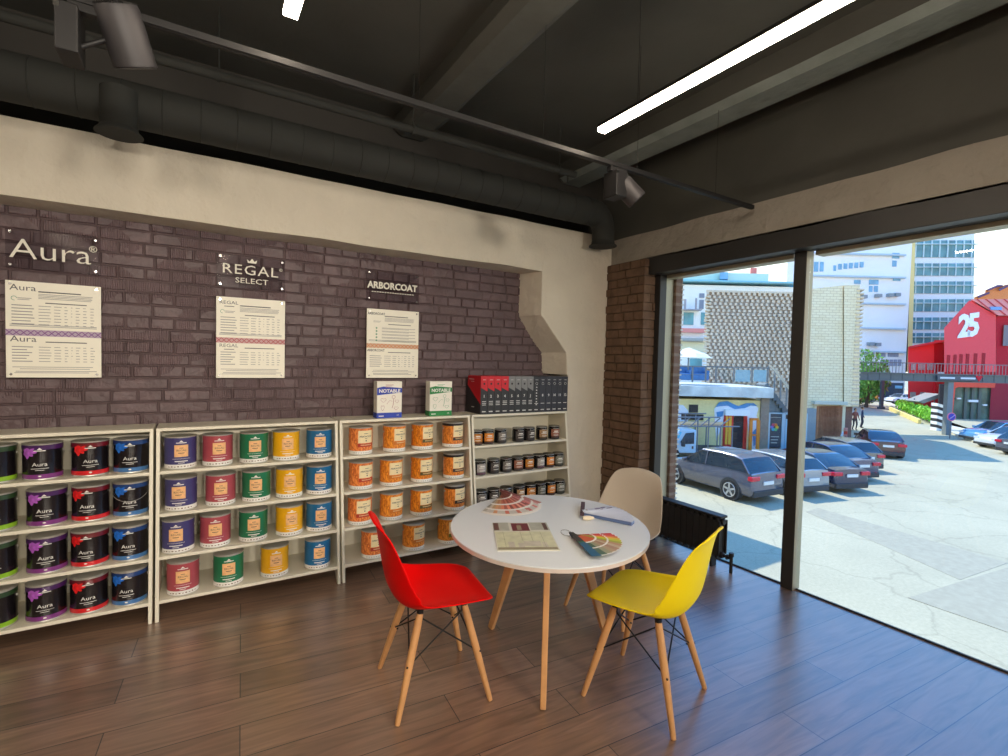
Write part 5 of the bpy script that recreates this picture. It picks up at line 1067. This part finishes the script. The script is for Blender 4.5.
car('grey crossover parked nearest the window, side turned to us', (17.28, 11.95), 85, (98, 98, 112), 'suv', 4.25, 1.82, 1.62, sc_=1.0)
car('pale silver estate car half hidden behind the window mullion', (19.85, 11.5), 76, (146, 152, 158), 'suv', 4.5, 1.8, 1.50)
car('dark blue saloon third in the parked row', (22.2, 11.1), 70, (34, 46, 78), 'sedan', 4.5, 1.8, 1.42)
car('blue-black saloon fourth in the parked row', (24.9, 11.75), 68, (40, 54, 92), 'sedan', 4.5, 1.78, 1.45)
car('dark grey hatchback last in the parked row', (27.3, 12.4), 66, (92, 94, 96), 'hatch', 4.3, 1.78, 1.46)
r_, f_ = gp(888, 459), gp(858, 442); hd = math.degrees(math.atan2(f_.y-r_.y, f_.x-r_.x)); h_ = Vector((math.cos(R(hd)), math.sin(R(hd)), 0)); c_ = r_+h_*2.1
car('dark maroon saloon standing alone on the road by the plank gate', (c_.x, c_.y), hd, (56, 34, 44), 'sedan', 4.4, 1.76, 1.42)
car('light blue hatchback parked below the maroon wall, furthest from us', (46.9, 11.2), 150, (96, 160, 206), 'hatch', 4.2, 1.74, 1.46, group='cars at the kerb by the red hall')
car('small white car between the blue and the grey one by the red hall', (43.9, 9.7), 150, (232, 234, 236), 'hatch', 4.0, 1.70, 1.42, group='cars at the kerb by the red hall')
car('grey car with red tail light turned towards the road', (41.7, 8.0), -30, (116, 118, 128), 'hatch', 4.2, 1.74, 1.42, group='cars at the kerb by the red hall')
p = gp(900, 403); car('white car waiting far down the street under the footbridge', (p.x, p.y), 160, (238, 238, 240), 'sedan', group='distant cars')
p = gp(861, 401); car('orange car far away beneath the dark green tree', (p.x, p.y), 150, (244, 160, 30), 'hatch', group='distant cars')
# ---------------- flatbed truck with pipe rack
F = Fac('flatbed_truck', 'pale blue flatbed truck with a pipe rack behind the grey crossover', 'truck', 697, 24.4); cb = mat('truck_paint', (176, 208, 232), .35, coat=.4, var=.03)
X = lambda u: F.q(u, 440)[0]
x0, x1, x2 = X(655), X(696.5), X(736); zc = F.q(690, 430)[1]; w = 1.0
F.mb.prism([(x0, .45), (x1, .45), (x1, zc), (X(680), zc+.05), (X(671), zc*.60), (x0, zc*.50)], 0, 1.9, 'y'); F.done('cab', cb, bevel=.05)
F.mb.prism([(X(684), zc*.56), (X(694), zc*.58), (X(694), zc*.93), (X(685.5), zc*.90), (X(680.5), zc*.62)], -.02, .01, 'y'); F.done('side_window', cgl)
F.mb.prism([(X(671)-.03, zc*.63), (X(680)-.03, zc*1.0), (X(680)+.02, zc*1.0), (X(671)+.02, zc*.63)], .12, 1.78, 'y'); F.mb.prism([(X(672.5), zc*.62), (X(680), zc*.94), (X(681.5), zc*.92), (X(676), zc*.56)], -.015, .0, 'y'); F.done('windscreen', mat('turquoise_windscreen', (90, 190, 226), .1, var=.1))
F.mb.box(X(680.8), X(683.8), -.25, -.05, zc*.50, zc*.68); F.done('wing_mirror', trimb, bevel=.02); F.mb.box(X(692), X(693.5), -.03, 0, zc*.42, zc*.50); F.done('door_handle', trimb)
zs0, zs1 = F.q(715, 461)[1], F.q(715, 452)[1]; F.mb.box(x1+.05, x2, 0, 1.9, zs0-.05, zs1); F.done('bed_side_board', om('grey_green_board', (150, 160, 156), .7, var=.1)); F.mb.box(x0+.3, x2, .2, 1.7, .35, .6); F.done('chassis', trimb)
zt1, zt2 = F.q(700, 427)[1], F.q(700, 418)[1]
for yy in (.1, 1.8):
    for u in (698, 709, 721, 733): F.mb.cyl((X(u), yy, zs1), (X(u), yy, zt2 if u < 715 else zt1), .035, None, 6)
    for zz in (zt1, zt2): F.mb.cyl((X(676), yy, zz), (X(740 if zz == zt1 else 720), yy, zz+.05), .035, None, 6)
for u in (680, 690, 700, 710, 720): F.mb.cyl((X(u), .1, zt1), (X(u), 1.8, zt1), .03, None, 6); F.mb.cyl((X(u), .1, zt1), (X(u)+.5, .1, zt2), .03, None, 6)
F.done('pipe_rack', om('rack_grey', (120, 124, 132), .5))
for k in range(4): F.mb.cyl((X(678+3*k), .3+.3*k, zt1+.08), (X(724+3*k), .3+.3*k, zt1+.10), .05, None, 6)
F.done('pipes', om('copper_beige_pipes', (214, 178, 132), .5))
for u in (672, 726): F.mb.cyl((X(u), -.04, .38), (X(u), .22, .38), .38, None, 20); F.done('wheel', tyre, smooth=40)
# ---------------- two pedestrians by the maroon car
def person(u, v, lab, top, leg, ry=0, h=1.72, skin=(206, 160, 132)):
    p = gp(u, v); t = thing('person', lab, 'person', p, R(ry), 'pedestrians by the plank gate'); s = h/1.75
    P = {'pel': (0, 0, .95), 'ab': (0, .01, 1.1), 'ch': (0, 0, 1.32), 'nk': (0, .01, 1.48), 'hl': (0, .02, 1.56), 'hd': (0, .03, 1.66), 'ht': (0, .02, 1.73), 'ls': (-.17, 0, 1.40), 'le': (-.25, .02, 1.13), 'lw': (-.25, .12, .90), 'lh': (-.25, .15, .82), 'rs': (.17, 0, 1.40), 're': (.25, -.03, 1.13), 'rw': (.26, .05, .89), 'rh': (.26, .08, .81), 'lp': (-.09, 0, .90), 'lk': (-.11, .08, .50), 'la': (-.11, -.02, .09), 'lt': (-.12, .15, .04), 'rp': (.09, 0, .90), 'rk': (.11, .02, .50), 'ra': (.11, -.10, .09), 'rt': (.12, .06, .04)}
    rad = {'pel': (.15, .10), 'ab': (.13, .095), 'ch': (.16, .11), 'nk': .055, 'hl': .075, 'hd': .095, 'ht': .07, 'ls': .06, 'le': .045, 'lw': .032, 'lh': .035, 'rs': .06, 're': .045, 'rw': .032, 'rh': .035, 'lp': .09, 'lk': .062, 'la': .042, 'lt': .035, 'rp': .09, 'rk': .062, 'ra': .042, 'rt': .035}
    E = [('pel', 'ab'), ('ab', 'ch'), ('ch', 'nk'), ('nk', 'hl'), ('hl', 'hd'), ('hd', 'ht'), ('ch', 'ls'), ('ls', 'le'), ('le', 'lw'), ('lw', 'lh'), ('ch', 'rs'), ('rs', 're'), ('re', 'rw'), ('rw', 'rh'), ('pel', 'lp'), ('lp', 'lk'), ('lk', 'la'), ('la', 'lt'), ('pel', 'rp'), ('rp', 'rk'), ('rk', 'ra'), ('ra', 'rt')]
    ks = list(P); me = bpy.data.meshes.new('body'); me.from_pydata([tuple(c*s for c in P[k]) for k in ks], [(ks.index(a), ks.index(b)) for a, b in E], []); o = bpy.data.objects.new('body', me); COL.objects.link(o); o.parent = t
    o.modifiers.new('skin', 'SKIN'); me.skin_vertices[0].data[0].use_root = True
    for i, k in enumerate(ks): r = rad[k]; me.skin_vertices[0].data[i].radius = (r[0]*s, r[1]*s) if isinstance(r, tuple) else (r*s, r*s)
    sm = o.modifiers.new('sub', 'SUBSURF'); sm.levels = 1; sm.render_levels = 2
    m = mat('clothes', top, .8, var=.05); nt = m.node_tree; b = nt.nodes['Principled BSDF']; tc = nt.nodes['Texture Coordinate']; sp = nt.nodes.new('ShaderNodeSeparateXYZ'); nt.links.new(tc.outputs['Object'], sp.inputs[0]); cr = nt.nodes.new('ShaderNodeValToRGB'); cr.color_ramp.interpolation = 'CONSTANT'; e = cr.color_ramp.elements
    dv = nt.nodes.new('ShaderNodeMath'); dv.operation = 'DIVIDE'; dv.inputs[1].default_value = 2.0; nt.links.new(sp.outputs['Z'], dv.inputs[0]); nt.links.new(dv.outputs[0], cr.inputs[0])
    e[0].position = 0; e[0].color = C3((40, 38, 38)); e[1].position = .045*s; e[1].color = C3(leg); q = e.new(.475*s); q.color = C3(top); q = e.new(.75*s); q.color = C3(skin); nt.links.new(cr.outputs[0], b.inputs['Base Color']); me.materials.append(m)
    mb = MB(); mb.lathe([(.001, 1.775*s), (.06*s, 1.76*s), (.098*s, 1.70*s), (.10*s, 1.64*s), (.085*s, 1.60*s)], 14, M=Matrix.Translation((0, -.012, 0))); mb.obj('hair', t, om('brown_hair', (60, 44, 36)), smooth=60)
    mb = MB(); mb.box(-.012*s, .012*s, .115*s, .14*s, 1.62*s, 1.66*s)
    for q in (-1, 1): mb.lathe([(.001, -.008), (.008, 0), (.001, .008)], 6, M=Matrix.Translation((q*.033*s, .112*s, 1.67*s)))
    mb.obj('face', t, mat('face_detail', (150, 100, 84), .6, var=.05))
person(861.5, 428, 'person in dark blue clothes walking on the road past the gate', (46, 60, 92), (40, 46, 66), 200)
person(854.5, 430.5, 'person in a brownish red top beside the parked maroon car', (140, 78, 70), (70, 60, 64), 150)
# ================================================================== CAMERA, SKY, LIGHT
cam = bpy.data.cameras.new('camera'); co = bpy.data.objects.new('camera', cam); COL.objects.link(co)
cam.sensor_width = 36; cam.lens = FPX/1008*36; cam.clip_start = .05; cam.clip_end = 1000
co.matrix_world = Matrix.Translation(CAMP) @ Matrix((( _r.x, -_d.x, -_f.x, 0), (_r.y, -_d.y, -_f.y, 0), (_r.z, -_d.z, -_f.z, 0), (0, 0, 0, 1)))
bpy.context.scene.camera = co
sc = bpy.context.scene; w = bpy.data.worlds.new('world'); sc.world = w; w.use_nodes = True; nt = w.node_tree; bg = nt.nodes['Background']
tc = nt.nodes.new('ShaderNodeTexCoord'); sp = nt.nodes.new('ShaderNodeSeparateXYZ'); nt.links.new(tc.outputs['Generated'], sp.inputs[0])
cr = nt.nodes.new('ShaderNodeValToRGB'); e = cr.color_ramp.elements
e[0].position = 0; e[0].color = (.72, .70, .66, 1); e[1].position = 1; e[1].color = (.10, .30, .85, 1)
for p, c in ((.20, (.66, .68, .68, 1)), (.36, (.17, .46, 1, 1)), (.55, (.10, .38, 1, 1))): q = e.new(p); q.color = c
nt.links.new(sp.outputs['Z'], cr.inputs[0]); nt.links.new(cr.outputs[0], bg.inputs['Color']); bg.inputs['Strength'].default_value = SKY
def light(kind, name, energy, loc, color=(1, 1, 1), **k):
    l = bpy.data.lights.new(name, kind); l.energy = energy; l.color = color
    for a, b in k.items(): setattr(l, a, b)
    o = bpy.data.objects.new(name, l); COL.objects.link(o); o.location = loc; return o
s = light('SUN', 'sun', SUN, (20, 30, 40), (1, .93, .80), angle=R(.6)); s.rotation_euler = Vector((-.06, .56, .83)).to_track_quat('Z', 'Y').to_euler()
for x in SPOTX:  # added fill lamps behind the camera, on no track, brightening the shelf wall
    o = light('SPOT', 'added_fill_spot', SPOTE, (x, -2.9, 2.25), (1, .90, .76), spot_size=R(60), spot_blend=.9, shadow_soft_size=.2); o.rotation_euler = (o.location-Vector((x-.5, 3.6, 1.2))).to_track_quat('Z', 'Y').to_euler()
vs = sc.view_settings; vs.view_transform = 'Standard'; vs.look = 'None'; vs.exposure = 0; vs.gamma = 1; vs.use_curve_mapping = False
sc.cycles.max_bounces = 6; sc.cycles.diffuse_bounces = 4; sc.cycles.glossy_bounces = 3; sc.cycles.transparent_max_bounces = 10; sc.cycles.sample_clamp_indirect = 8
sc.cycles.use_denoising = True
